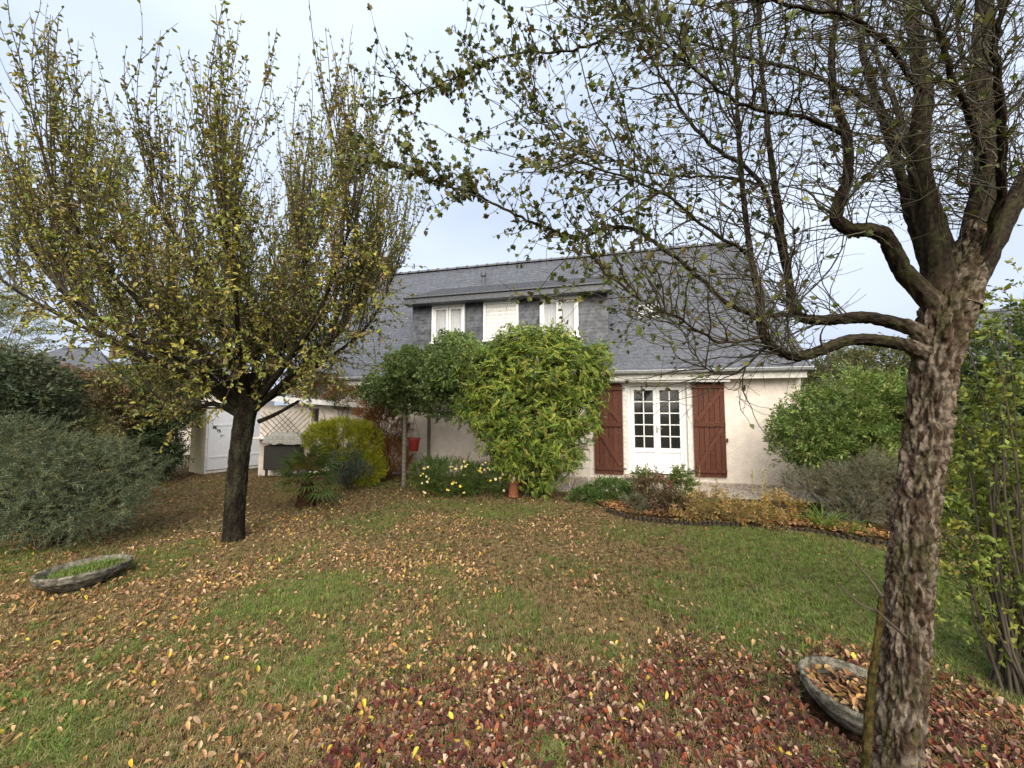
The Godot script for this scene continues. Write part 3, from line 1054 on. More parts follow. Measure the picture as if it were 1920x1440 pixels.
	part("side_shelf", bxm(Vector3(0.35, 0.05, 0.45), M.white_dull, 0.01), bb, Transform3D(Basis(), Vector3(-0.62, 1.0, 0)))
	b = MB.new()
	var nx := 16
	var nzz := 10
	var tp := []
	for j in nzz + 1:
		for k in nx + 1:
			var x := -0.5 + 1.0 * k / nx
			var z := -0.32 + 0.64 * j / nzz
			var e := maxf(absf(x) / 0.5, absf(z) / 0.32)
			var y := 1.16 - 0.3 * pow(e, 5.0) + 0.05 * noise.get_noise_2d(x * 9.0, z * 9.0) - 0.06 * x
			tp.append(Vector3(x, y, z))
	for j in nzz:
		for k in nx:
			var i0 := j * (nx + 1) + k
			b.quad(tp[i0], tp[i0 + 1], tp[i0 + nx + 2], tp[i0 + nx + 1])
	part("cover", b.mesh(M.tarp), bb)
	# wire panel beside the shed
	var g := ground(338, 878)
	var wp := thing("wire_panel", "pale green wire grid panel leaning beside the shed", "grid panel", Vector3(g.x, 0, g.z), 0.5)
	for k in 7:
		b = MB.new()
		b.tube(PackedVector3Array([Vector3(-0.24 + k * 0.08, 0, 0), Vector3(-0.24 + k * 0.08, 0.85, -0.1)]), PackedFloat32Array([0.008, 0.008]), 4)
		part("wire", b.mesh(M.panel), wp)
	for k in 6:
		b = MB.new()
		b.tube(PackedVector3Array([Vector3(-0.26, 0.08 + k * 0.15, -0.01 - k * 0.0176), Vector3(0.26, 0.08 + k * 0.15, -0.01 - k * 0.0176)]), PackedFloat32Array([0.007, 0.007]), 4)
		part("wire", b.mesh(M.panel), wp)

func simple_house(called: String, label: String, at: Vector3, turn: float, long: float, deep: float, eave: float, ridge: float, hip: float, wallm: Material) -> void:
	var h := thing(called, label, "house", at, turn)
	var b := MB.new()
	b.box(Vector3(0, eave / 2, 0), Vector3(long, eave, deep))
	if hip < 0.3:
		for s in [-1.0, 1.0]:
			var p := [Vector3(s * long / 2, eave, deep / 2), Vector3(s * long / 2, ridge - 0.1, 0), Vector3(s * long / 2, eave, -deep / 2)]
			if s > 0: b.tri(p[0], p[2], p[1])
			else: b.tri(p[0], p[1], p[2])
	part("wall", b.mesh(wallm), h)
	var o := 0.3
	var e0 := Vector3(-long / 2 - o, eave - 0.1, deep / 2 + o)
	var e1 := Vector3(long / 2 + o, eave - 0.1, deep / 2 + o)
	var e2 := Vector3(long / 2 + o, eave - 0.1, -deep / 2 - o)
	var e3 := Vector3(-long / 2 - o, eave - 0.1, -deep / 2 - o)
	var r0 := Vector3(-long / 2 - o + hip, ridge, 0)
	var r1 := Vector3(long / 2 + o - hip, ridge, 0)
	var th := Vector3(0, -0.12, 0)
	var rf := Node3D.new()
	rf.name = "roof"
	h.add_child(rf)
	b = MB.new(); b.quad(e0, r0, r1, e1); b.quad(e0 + th, e1 + th, r1 + th, r0 + th); b.quad(e0, e1, e1 + th, e0 + th)
	part("front_slope", b.mesh(M.slate), rf)
	b = MB.new(); b.quad(e2, r1, r0, e3); b.quad(e2, e3, e3 + th, e2 + th)
	part("rear_slope", b.mesh(M.slate), rf)
	if hip >= 0.3:
		b = MB.new(); b.tri(e1, r1, e2); b.tri(e3, r0, e0)
		part("hip_slope", b.mesh(M.slate), rf)
	b = MB.new()
	b.tube(PackedVector3Array([r0 + Vector3(0, -0.01, 0), r1 + Vector3(0, -0.01, 0)]), PackedFloat32Array([0.1, 0.1]), 8)
	part("ridge", b.mesh(M.slate_dark), rf)
	b = MB.new()
	b.box(Vector3(long * 0.3, ridge + 0.1, 0), Vector3(0.7, 1.2, 0.5))
	part("chimney", b.mesh(M.brick), rf)

func build_neighbours() -> void:
	simple_house("neighbour_house", "distant house with grey hipped slate roof beyond the hedge", spot(140, 768, 24) * Vector3(1, 0, 1), 0.5, 6.0, 5.5, 3.4, 5.6, 2.6, M.render)
	simple_house("neighbour_house", "low white house with dark slate roof behind the garden shed", spot(330, 768, 17) * Vector3(1, 0, 1), 0.35, 6.5, 5.0, 2.7, 3.9, 2.0, M.render)
	simple_house("neighbour_house", "neighbouring house with dark slate roof past the flaking-bark tree", spot(2150, 768, 13.5) * Vector3(1, 0, 1), -0.55, 9.0, 7.0, 2.7, 5.7, 0.0, M.render)

# ------------------------------------------------------------------ trees
func polyline(a: Array) -> Array:
	var out := []
	for p in a: out.append(spot(p[0], p[1], p[2]))
	return out

func plant_pear_tree() -> void:
	var base := ground(438, 1012)
	var t := thing("pear_tree", "vase-shaped pear tree with dark trunk and sparse yellowing leaves", "tree", Vector3(base.x, 0, base.z))
	var o := t.position
	var dark := [Color(0.028, 0.023, 0.018), Color(0.05, 0.041, 0.031), Color(0.08, 0.08, 0.05)]
	var D := -base.z
	var tr := curve([base + Vector3(0.0, -0.05, 0), spot(440, 960, D), spot(448, 860, D), spot(458, 790, D), spot(466, 740, D), spot(470, 700, D)], 14)
	var rad := PackedFloat32Array()
	for k in tr.size():
		var s := float(k) / (tr.size() - 1)
		rad.append(0.118 + 0.05 * exp(-s * 16.0) + 0.012 * s + (0.03 * exp(-pow((s - 0.8) / 0.12, 2.0))))
	var b := MB.new()
	var rel := PackedVector3Array()
	for p in tr: rel.append(p - o)
	bark_tube(b, rel, rad, 60, 0.014, 13.0, 5.0, dark, 3, 0.05)
	part("trunk", b.mesh(M.bark), t)
	var limbs := [
		[[455, 775, D], [400, 722, D + 0.1], [330, 690, D + 0.3], [250, 662, D + 0.4], [170, 610, D + 0.4], [90, 510, D + 0.2], [40, 430, D]],
		[[458, 760, D], [440, 700, D - 0.2], [418, 610, D - 0.5], [350, 480, D - 0.8], [290, 380, D - 1.0]],
		[[464, 750, D], [478, 690, D], [470, 600, D + 0.1], [450, 460, D + 0.1], [425, 330, D]],
		[[470, 755, D], [505, 705, D - 0.1], [535, 640, D - 0.2], [556, 520, D - 0.3], [565, 390, D - 0.4]],
		[[478, 765, D], [540, 715, D + 0.1], [610, 655, D + 0.3], [670, 560, D + 0.4], [705, 460, D + 0.4]],
		[[450, 780, D], [400, 757, D + 0.1], [350, 772, D + 0.2], [310, 760, D + 0.4], [260, 700, D + 0.6]],
		[[470, 740, D], [500, 680, D + 0.6], [520, 600, D + 1.1], [540, 480, D + 1.4], [550, 380, D + 1.5]],
		[[460, 745, D], [410, 690, D + 0.7], [340, 600, D + 1.2], [270, 480, D + 1.5], [220, 380, D + 1.6]],
		[[456, 760, D], [400, 690, D - 0.5], [300, 600, D - 0.9], [180, 480, D - 1.2], [90, 330, D - 1.4]],
		[[468, 750, D], [450, 660, D - 0.8], [440, 540, D - 1.3], [420, 380, D - 1.5]],
		[[474, 760, D], [530, 690, D - 0.5], [590, 600, D - 0.8], [640, 480, D - 0.9], [665, 380, D - 1.0]],
		[[486, 790, D], [520, 775, D - 0.1], [560, 752, D - 0.2]],
		[[456, 772, D], [390, 705, D - 0.5], [290, 650, D - 0.9], [190, 600, D - 1.1], [110, 540, D - 1.2]],
		[[478, 768, D], [550, 700, D - 0.4], [630, 630, D - 0.6], [690, 540, D - 0.6]],
		[[480, 762, D], [590, 690, D + 0.8], [690, 610, D + 1.2], [745, 500, D + 1.4]],
		[[452, 775, D], [370, 715, D - 0.2], [240, 652, D - 0.3], [110, 590, D - 0.3], [10, 530, D - 0.3], [-60, 460, D - 0.3]],
		[[458, 760, D], [330, 600, D + 0.3], [200, 420, D + 0.5], [110, 270, D + 0.6]],
		[[466, 750, D], [500, 620, D + 0.4], [580, 480, D + 0.6], [640, 330, D + 0.7]],
		[[458, 765, D], [380, 700, D + 0.9], [250, 640, D + 1.4], [130, 560, D + 1.7], [60, 480, D + 1.8]],
	]
	var twigs := MB.new()
	var lv := Scatter.new()
	var cols := [Color(0.3, 0.31, 0.06), Color(0.22, 0.26, 0.055), Color(0.17, 0.2, 0.055), Color(0.27, 0.22, 0.07), Color(0.18, 0.135, 0.07), Color(0.16, 0.17, 0.055), Color(0.38, 0.33, 0.075)]
	for li in limbs.size():
		var l: Array = limbs[li]
		var pts := curve(polyline(l), 8)
		var lr := PackedVector3Array()
		for p in pts: lr.append(p - o)
		var stub: bool = li == 11
		var r0 := 0.062 if li < 5 else 0.05
		if stub: r0 = 0.035
		b = MB.new()
		bark_tube(b, lr, taper(pts.size(), r0, 0.02 if stub else 0.012, 0.7), 14, 0.006, 30.0, 12.0, dark, 20 + li, 0.1)
		part("limb", b.mesh(M.bark), t)
		if stub: continue
		var nshoot := 46
		for k in nshoot:
			var s := 0.14 + 0.86 * pow(float(k) / (nshoot - 1), 0.8)
			var f := s * (pts.size() - 1)
			var i0 := mini(int(f), pts.size() - 2)
			var p: Vector3 = lr[i0].lerp(lr[i0 + 1], f - i0)
			var tan := (lr[i0 + 1] - lr[i0]).normalized()
			var outw := Vector3(p.x, 0, p.z)
			outw = outw.normalized() * clampf(outw.length(), 0.0, 1.0)
			var side := rdir()
			var len := rnd(0.8, 2.25) * (0.75 + 0.35 * s)
			if k == nshoot - 1: len = rnd(1.6, 2.1)
			var d := (tan * 0.45 + Vector3.UP * 1.05 + side * 0.55 + outw * 0.2)
			if k > nshoot - 3: d = tan * 0.7 + Vector3.UP * 0.7
			if s < 0.5: d = side * Vector3(1, 0.5, 1) + Vector3.UP * 0.45 + tan * 0.4
			var sh := wander(p, d, len, 10, 0.13, Vector3(0, 0.16, 0))
			twigs.tube(sh, taper(sh.size(), rnd(0.007, 0.011), 0.0025), 4, vary(Color(1, 1, 1), 0.2))
			var pal: Color = pick(cols)
			leafy(sh, lv, twigs, pal, cols, 0.15, 0.055, 3.5)
			for q in 3 + rng.randi() % 4:
				var j := 2 + rng.randi() % 6
				var d2 := ((sh[j + 1] - sh[j]).normalized() + rdir() * 0.7 + Vector3.UP * 0.35)
				var s2 := wander(sh[j], d2, rnd(0.25, 0.75), 5, 0.14, Vector3(0, 0.09, 0))
				twigs.tube(s2, taper(s2.size(), 0.0045, 0.0018), 3, vary(Color(1, 1, 1), 0.2))
				leafy(s2, lv, twigs, pal, cols, 0.0, 0.055, 3.1)
	for li in limbs.size():
		if li == 11: continue
		var pts := curve(polyline(limbs[li]), 8)
		for k in 28:
			var f := rnd(0.2, 1.0) * (pts.size() - 1)
			var i0 := mini(int(f), pts.size() - 2)
			var p: Vector3 = pts[i0].lerp(pts[i0 + 1], f - i0) - o
			var outw := Vector3(p.x, 0, p.z).normalized()
			var sh := wander(p, outw * 0.7 + rdir() * 0.8 + Vector3(0, -0.3, 0), rnd(0.3, 0.9), 6, 0.16, Vector3(0, 0.0, 0))
			twigs.tube(sh, taper(sh.size(), 0.005, 0.002), 4, vary(Color(1, 1, 1), 0.2))
			leafy(sh, lv, twigs, pick(cols), cols, 0.0, 0.058, 5.0)
	var tw := part("twigs", twigs.mesh(M.twig), t)
	tw.set_meta("kind", "stuff")
	stuff(lv, "leaves", oval_leaf(0.5, 0.25, 0.25, 3), t)
	print("pear leaves ", lv.count, " twig verts ", twigs.v.size())

func leafy(sh: PackedVector3Array, lv: Scatter, twigs: MB, pal: Color, cols: Array, from: float, size: float, per: float) -> void:
	for j in sh.size() - 1:
		var s := float(j) / (sh.size() - 1)
		if s < from: continue
		var a := sh[j]
		var e := sh[j + 1]
		var n := int(per * rnd(0.3, 1.4))
		for k in n:
			var p := a.lerp(e, rng.randf())
			var d := rdir() * 0.9 + (e - a).normalized() * 0.55 + Vector3(0, -0.15, 0)
			var col: Color = pal if rng.randf() < 0.6 else pick(cols)
			lv.leaf(p, d, rdir() + Vector3(0, 0.5, 0), size * rnd(0.6, 1.2), vary(col, 0.25))

func plant_thorn_tree() -> void:
	var D := 1.78
	var base := spot(1690, 1500, D)
	base.y = 0.0
	var t := thing("thorn_tree", "old gnarled tree with flaking bark, contorted limbs and small lobed leaves", "tree", base)
	var o := t.position
	var bk := [Color(0.11, 0.075, 0.052), Color(0.31, 0.255, 0.2), Color(0.12, 0.11, 0.055)]
	var dk := [Color(0.038, 0.03, 0.023), Color(0.075, 0.058, 0.042), Color(0.09, 0.09, 0.04)]
	var b := MB.new()
	var tr := curve([Vector3(base.x - 0.01, -0.06, base.z), spot(1684, 1420, D), spot(1694, 1250, D), spot(1704, 1100, D), spot(1714, 980, D), spot(1732, 850, D), spot(1748, 720, D), spot(1765, 620, D), spot(1785, 550, D + 0.01), spot(1815, 480, D + 0.02), spot(1834, 420, D + 0.02)], 54)
	var rel := PackedVector3Array()
	var rad := PackedFloat32Array()
	for k in tr.size():
		rel.append(tr[k] - o)
		var s := float(k) / (tr.size() - 1)
		rad.append(0.078 + 0.028 * exp(-s * 22.0) + 0.018 * exp(-pow((s - 0.76) / 0.1, 2.0)) - 0.03 * smoothstep(0.8, 1.0, s))
	bark_tube(b, rel, rad, 130, 0.021, 24.0, 6.5, bk, 41, 0.12, dk, 3.2, 0.72)
	part("trunk", b.mesh(M.bark), t)
	var limbs := [
		# [points, r0, r1]
		[[[1745, 640, D], [1700, 612, D], [1620, 595, D + 0.02], [1545, 600, D + 0.05], [1492, 588, D + 0.08], [1478, 520, D + 0.1], [1460, 400, D + 0.1], [1440, 250, D + 0.12], [1425, 80, D + 0.15], [1420, -60, D + 0.2]], 0.038, 0.008],
		[[[1742, 665, D], [1690, 645, D - 0.03], [1600, 637, D - 0.06], [1530, 660, D - 0.08], [1480, 667, D - 0.08], [1432, 630, D - 0.06], [1425, 560, D - 0.05], [1408, 480, D], [1390, 330, D], [1380, 150, D], [1372, -40, D]], 0.034, 0.007],
		[[[1760, 580, D], [1695, 510, D - 0.05], [1655, 440, D - 0.1], [1590, 428, D - 0.12], [1566, 400, D - 0.12], [1590, 330, D - 0.12], [1586, 250, D - 0.1], [1566, 190, D - 0.1], [1560, 80, D - 0.1], [1592, -60, D - 0.1]], 0.04, 0.01],
		[[[1765, 560, D], [1720, 440, D + 0.1], [1692, 340, D + 0.15], [1655, 220, D + 0.2], [1620, 110, D + 0.25], [1600, -40, D + 0.3]], 0.035, 0.014],
		[[[1778, 590, D], [1745, 420, D], [1722, 290, D], [1732, 180, D - 0.02], [1720, 90, D], [1700, -60, D]], 0.052, 0.026],
		[[[1790, 580, D], [1828, 450, D + 0.02], [1850, 300, D + 0.04], [1838, 150, D + 0.06], [1850, -60, D + 0.1]], 0.062, 0.034],
		[[[1795, 580, D], [1870, 440, D + 0.05], [1925, 330, D + 0.1], [1990, 180, D + 0.15], [2040, 20, D + 0.2]], 0.05, 0.026],
		# long slender limbs reaching over the lawn
		[[[1492, 590, D + 0.08], [1430, 590, D + 0.1], [1375, 577, D + 0.1], [1294, 507, D + 0.12], [1215, 446, D + 0.12], [1150, 424, D + 0.1], [1085, 446, D + 0.06], [1020, 425, D + 0.02], [955, 398, D], [890, 366, D - 0.02], [830, 345, D - 0.02], [775, 322, D], [700, 300, D + 0.05], [645, 300, D + 0.1]], 0.014, 0.003],
		[[[1478, 520, D + 0.1], [1425, 345, D + 0.15], [1330, 270, D + 0.2], [1265, 183, D + 0.2], [1215, 100, D + 0.2], [1169, 38, D + 0.2], [1130, -40, D + 0.2]], 0.013, 0.004],
		[[[1169, 38, D + 0.2], [1120, 80, D + 0.18], [1050, 97, D + 0.15], [965, 100, D + 0.1], [900, 120, D + 0.08], [840, 152, D + 0.05], [780, 175, D], [705, 188, D]], 0.008, 0.0025],
		[[[1720, 320, D], [1640, 200, D + 0.25], [1520, 140, D + 0.3], [1432, 117, D + 0.3], [1350, 95, D + 0.3], [1265, 62, D + 0.3], [1200, 0, D + 0.3]], 0.016, 0.004],
		[[[1425, 345, D + 0.15], [1340, 330, D + 0.3], [1250, 330, D + 0.35], [1150, 300, D + 0.35], [1060, 250, D + 0.3], [990, 200, D + 0.25]], 0.009, 0.0025],
		[[[1408, 480, D], [1330, 430, D - 0.2], [1240, 360, D - 0.3], [1130, 320, D - 0.35], [1050, 290, D - 0.35]], 0.009, 0.0025],
		[[[1432, 630, D - 0.06], [1350, 640, D - 0.15], [1280, 600, D - 0.2], [1200, 560, D - 0.2], [1120, 500, D - 0.2]], 0.008, 0.002],
		[[[1480, 667, D - 0.08], [1440, 650, D + 0.1], [1380, 700, D + 0.2], [1320, 690, D + 0.3], [1280, 620, D + 0.35], [1230, 590, D + 0.4]], 0.008, 0.002],
		[[[1586, 250, D - 0.1], [1500, 220, D - 0.2], [1400, 200, D - 0.3], [1300, 130, D - 0.35], [1220, 60, D - 0.35], [1160, 10, D - 0.35]], 0.01, 0.003],
		[[[1732, 180, D], [1640, 60, D - 0.3], [1540, 20, D - 0.4], [1430, 0, D - 0.4], [1330, -30, D - 0.4]], 0.012, 0.004],
		[[[1850, 310, D + 0.04], [1800, 180, D - 0.4], [1760, 60, D - 0.5], [1700, -60, D - 0.5]], 0.014, 0.006],
		[[[1800, 590, D], [1862, 430, D - 0.08], [1882, 260, D - 0.3], [1865, 100, D - 0.45], [1900, -60, D - 0.5]], 0.024, 0.008],
		[[[1800, 560, D], [1760, 400, D + 0.6], [1700, 250, D + 0.9], [1640, 100, D + 1.1], [1580, -40, D + 1.2]], 0.03, 0.01],
		[[[1810, 560, D], [1840, 420, D + 0.7], [1830, 250, D + 1.0], [1800, 80, D + 1.2], [1790, -60, D + 1.3]], 0.03, 0.01],
	]
	var twigs := MB.new()
	var greyt := MB.new()
	var spots := []
	for li in limbs.size():
		var l: Array = limbs[li]
		var thick: bool = l[1] > 0.02
		var pts := curve(polyline(l[0]), 10 if thick else 6)
		var lr := PackedVector3Array()
		for p in pts: lr.append(p - o)
		if li >= 7:
			for k in range(1, lr.size()): lr[k] += rdir() * 0.006
		b = MB.new()
		if thick:
			var lrad := taper(pts.size(), l[1], l[2], 0.8)
			for k in lrad.size(): lrad[k] *= 1.0 + 0.5 * exp(-k * 0.28)
			bark_tube(b, lr, lrad, 26, 0.008, 40.0, 14.0, bk, 50 + li, 0.16, dk, 0.3)
		else: bark_tube(b, lr, taper(pts.size(), l[1], l[2], 0.8), 7, 0.001, 60.0, 20.0, dk, 50 + li, 0.1)
		part("limb", b.mesh(M.bark), t)
		# twigs along the limb
		var total := 0.0
		for k in lr.size() - 1: total += lr[k].distance_to(lr[k + 1])
		var nt := int(total * (40.0 if li < 7 else 38.0))
		for k in nt:
			var s := 0.25 + 0.75 * rng.randf() if thick else 0.08 + 0.92 * rng.randf()
			var f := s * (lr.size() - 1)
			var i0 := mini(int(f), lr.size() - 2)
			var p: Vector3 = lr[i0].lerp(lr[i0 + 1], f - i0)
			var tan := (lr[i0 + 1] - lr[i0]).normalized()
			var side := rdir()
			side = (side - tan * side.dot(tan)).normalized()
			var d := side + tan * 0.6 + Vector3(-0.25, 0.25, 0)
			var len := rnd(0.1, 0.75) if li != 7 and li != 9 else rnd(0.05, 0.28)
			if thick and rng.randf() < 0.2: len = rnd(0.5, 1.0)
			if o.z + p.z > -1.2 and d.z > 0.0: d.z = -d.z
			var sh := wander(p, d, len, 9, 0.3, Vector3(-0.02, 0.04, 0))
			var mb: MB = greyt if rng.randf() < 0.45 else twigs
			mb.tube(sh, taper(sh.size(), rnd(0.0022, 0.0048), 0.0011), 4, vary(Color(1, 1, 1), 0.25))
			spots.append([sh, 0])
			var n2 := 2 + rng.randi() % 3 if len > 0.25 else rng.randi() % 2
			for q in n2:
				var j := 1 + rng.randi() % 6
				var d2 := (sh[j + 1 if j < 7 else j] - sh[j - 1]).normalized() * 0.8 + rdir()
				var s2 := wander(sh[j], d2, rnd(0.06, 0.28), 5, 0.3, Vector3(0, 0.03, 0))
				mb.tube(s2, taper(s2.size(), 0.0017, 0.0008), 3, vary(Color(1, 1, 1), 0.25))
				spots.append([s2, 1])
	# leaves: thick on the outer boughs, few in the crown's heart
	var cand := []
	var cols := [Color(0.11, 0.14, 0.03), Color(0.085, 0.115, 0.028), Color(0.07, 0.085, 0.03), Color(0.15, 0.15, 0.035), Color(0.12, 0.10, 0.035)]
	for e in spots:
		var sh: PackedVector3Array = e[0]
		for j in range(1, sh.size()):
			var p := sh[j]
			var wx := p.x + o.x
			var dens := clampf(0.10 + 0.62 * (0.95 - wx), 0.05, 1.0)
			for q in 2:
				if rng.randf() > dens * 0.8: continue
				var d := rdir() + Vector3(0, -0.1, 0)
				cand.append([p, d, rdir() + Vector3(0, 0.6, 0), rnd(0.016, 0.037) * (1.15 if wx > 1.2 else 1.0), vary(pick(cols), 0.25)])
	cand.sort_custom(func(a, c2): return a[3] / maxf(0.4, -(o.z + a[0].z)) > c2[3] / maxf(0.4, -(o.z + c2[0].z)))
	var lm := lobed_leaf()
	var lv := Scatter.new()
	var variants := []
	for c in cols:
		var mm := leafmat()
		mm.albedo_color = (c as Color).linear_to_srgb()
		variants.append(mm)
	for k in cand.size():
		var a: Array = cand[k]
		if k < 290:
			var y: Vector3 = a[1].normalized()
			var x: Vector3 = y.cross(a[2]).normalized()
			var lf := part("leaf", lm, t, Transform3D(Basis(x * a[3], y * a[3], x.cross(y) * a[3]), a[0]))
			lf.material_override = variants[k % variants.size()]
		else:
			lv.leaf(a[0], a[1], a[2], a[3], a[4])
	stuff(lv, "leaves", lm, t)
	part("twigs", twigs.mesh(M.twig), t).set_meta("kind", "stuff")
	part("twigs", greyt.mesh(M.twig_grey), t).set_meta("kind", "stuff")
	print("thorn leaves ", cand.size(), " twig verts ", twigs.v.size() + greyt.v.size())
	# mossy sucker stem against the trunk
	b = MB.new()
	var su := PackedVector3Array()
	for p in curve(polyline([[1618, 1520, D - 0.1], [1626, 1400, D - 0.1], [1634, 1280, D - 0.09], [1648, 1180, D - 0.08], [1652, 1120, D - 0.06]]), 12): su.append(p - o)
	bark_tube(b, su, taper(su.size(), 0.019, 0.01), 20, 0.006, 50.0, 25.0, [Color(0.09, 0.065, 0.025), Color(0.13, 0.1, 0.035), Color(0.08, 0.085, 0.025)], 77, 0.1)
	part("mossy_stem", b.mesh(M.bark), t)
	b = MB.new()
	for l in [[[1650, 1150, D - 0.06], [1610, 1130, D - 0.02], [1575, 1098, D]], [[1655, 1120, D - 0.08], [1630, 1085, D], [1608, 1060, D + 0.02], [1590, 1030, D + 0.04]], [[1700, 1195, D - 0.1], [1660, 1160, D - 0.12], [1640, 1140, D - 0.1]]]:
		var pl := PackedVector3Array()
		for p in curve(polyline(l), 5): pl.append(p - o)
		b.tube(pl, taper(pl.size(), 0.007, 0.002), 5)
	part("sucker", b.mesh(M.twig), t)

# ------------------------------------------------------------------ shrubs
# clumps: [px, py, depth, rx, ry, rz] in metres round that point
func shrub(called: String, label: String, category: String, clumps: Array, lm: Mesh, n: int, size: float, cols: Array, opt := {}) -> Node3D:
	var cs := []
	var mid := Vector3.ZERO
	var tot := 0.0
	for c in clumps:
		var p := spot(c[0], c[1], c[2])
		var w := pow(c[3] * c[4] * c[5], 0.667)
		cs.append([p, Vector3(c[3], c[4], c[5]), w])
		mid += p * w
		tot += w
	mid /= tot
	var root: Vector3 = opt.get("root", Vector3(mid.x, 0, mid.z))
	var t := thing(called, label, category, root, 0.0, opt.get("group", ""))
	var lv := Scatter.new()
	var inner: float = opt.get("inner", 0.55)
	var upw: float = opt.get("up", 0.35)
	var sd := rng.randf_range(0, 99)
	var lump: float = opt.get("lump", 0.4)
	var gap: float = opt.get("gap", 0.22)
	for c in cs:
		var cnt := int(n * c[2] / tot)
		var r: Vector3 = c[1]
		for k in cnt:
			var d := rdir()
			var nz := noise.get_noise_3d(d.x * 2.6 + sd, d.y * 2.6 + c[0].x, d.z * 2.6)
			var nf := noise2.get_noise_3d(d.x * 1.5 + sd, d.y * 1.5 + c[0].y, d.z * 1.5)
			var f := pow(rng.randf(), 0.4)
			f = lerpf(inner, 1.0, f) * (1.0 + lump * nz + lump * 0.5 * nf)
			var p: Vector3 = c[0] + d * r * f - root
			if p.y < 0.02: p.y = rnd(0.02, 0.12)
			if gap > 0.0 and noise.get_noise_3d(p.x * 3.2 + sd, p.y * 3.2, p.z * 3.2) < gap - 0.45 and rng.randf() < 0.92: continue
			var dir := d * 0.6 + Vector3(0, upw, 0) + rdir() * 0.65
			lv.leaf(p, dir, d * 0.6 + rdir() * 0.6 + Vector3(0, 0.5, 0), size * rnd(0.65, 1.25), vary(pick(cols), opt.get("vary", 0.22)))
	stuff(lv, opt.get("leafname", "foliage"), lm, t)
	# stems
	var b := MB.new()
	for c in cs:
		for k in opt.get("stems", 5):
			var d := rdir()
			d.y = absf(d.y)
			var e: Vector3 = c[0] + d * c[1] * rnd(0.4, 0.9) - root
			var s0 := Vector3(rnd(-0.15, 0.15), -0.03, rnd(-0.15, 0.15))
			var m := s0.lerp(c[0] - root, 0.55) + rdir() * 0.12
			var pts := curve([s0, m, e], 5)
			b.tube(pts, taper(pts.size(), opt.get("stem", 0.014), 0.004), 5, vary(Color(1, 1, 1), 0.2))
	if b.v.size(): part("stems", b.mesh(M.twig), t)
	return t

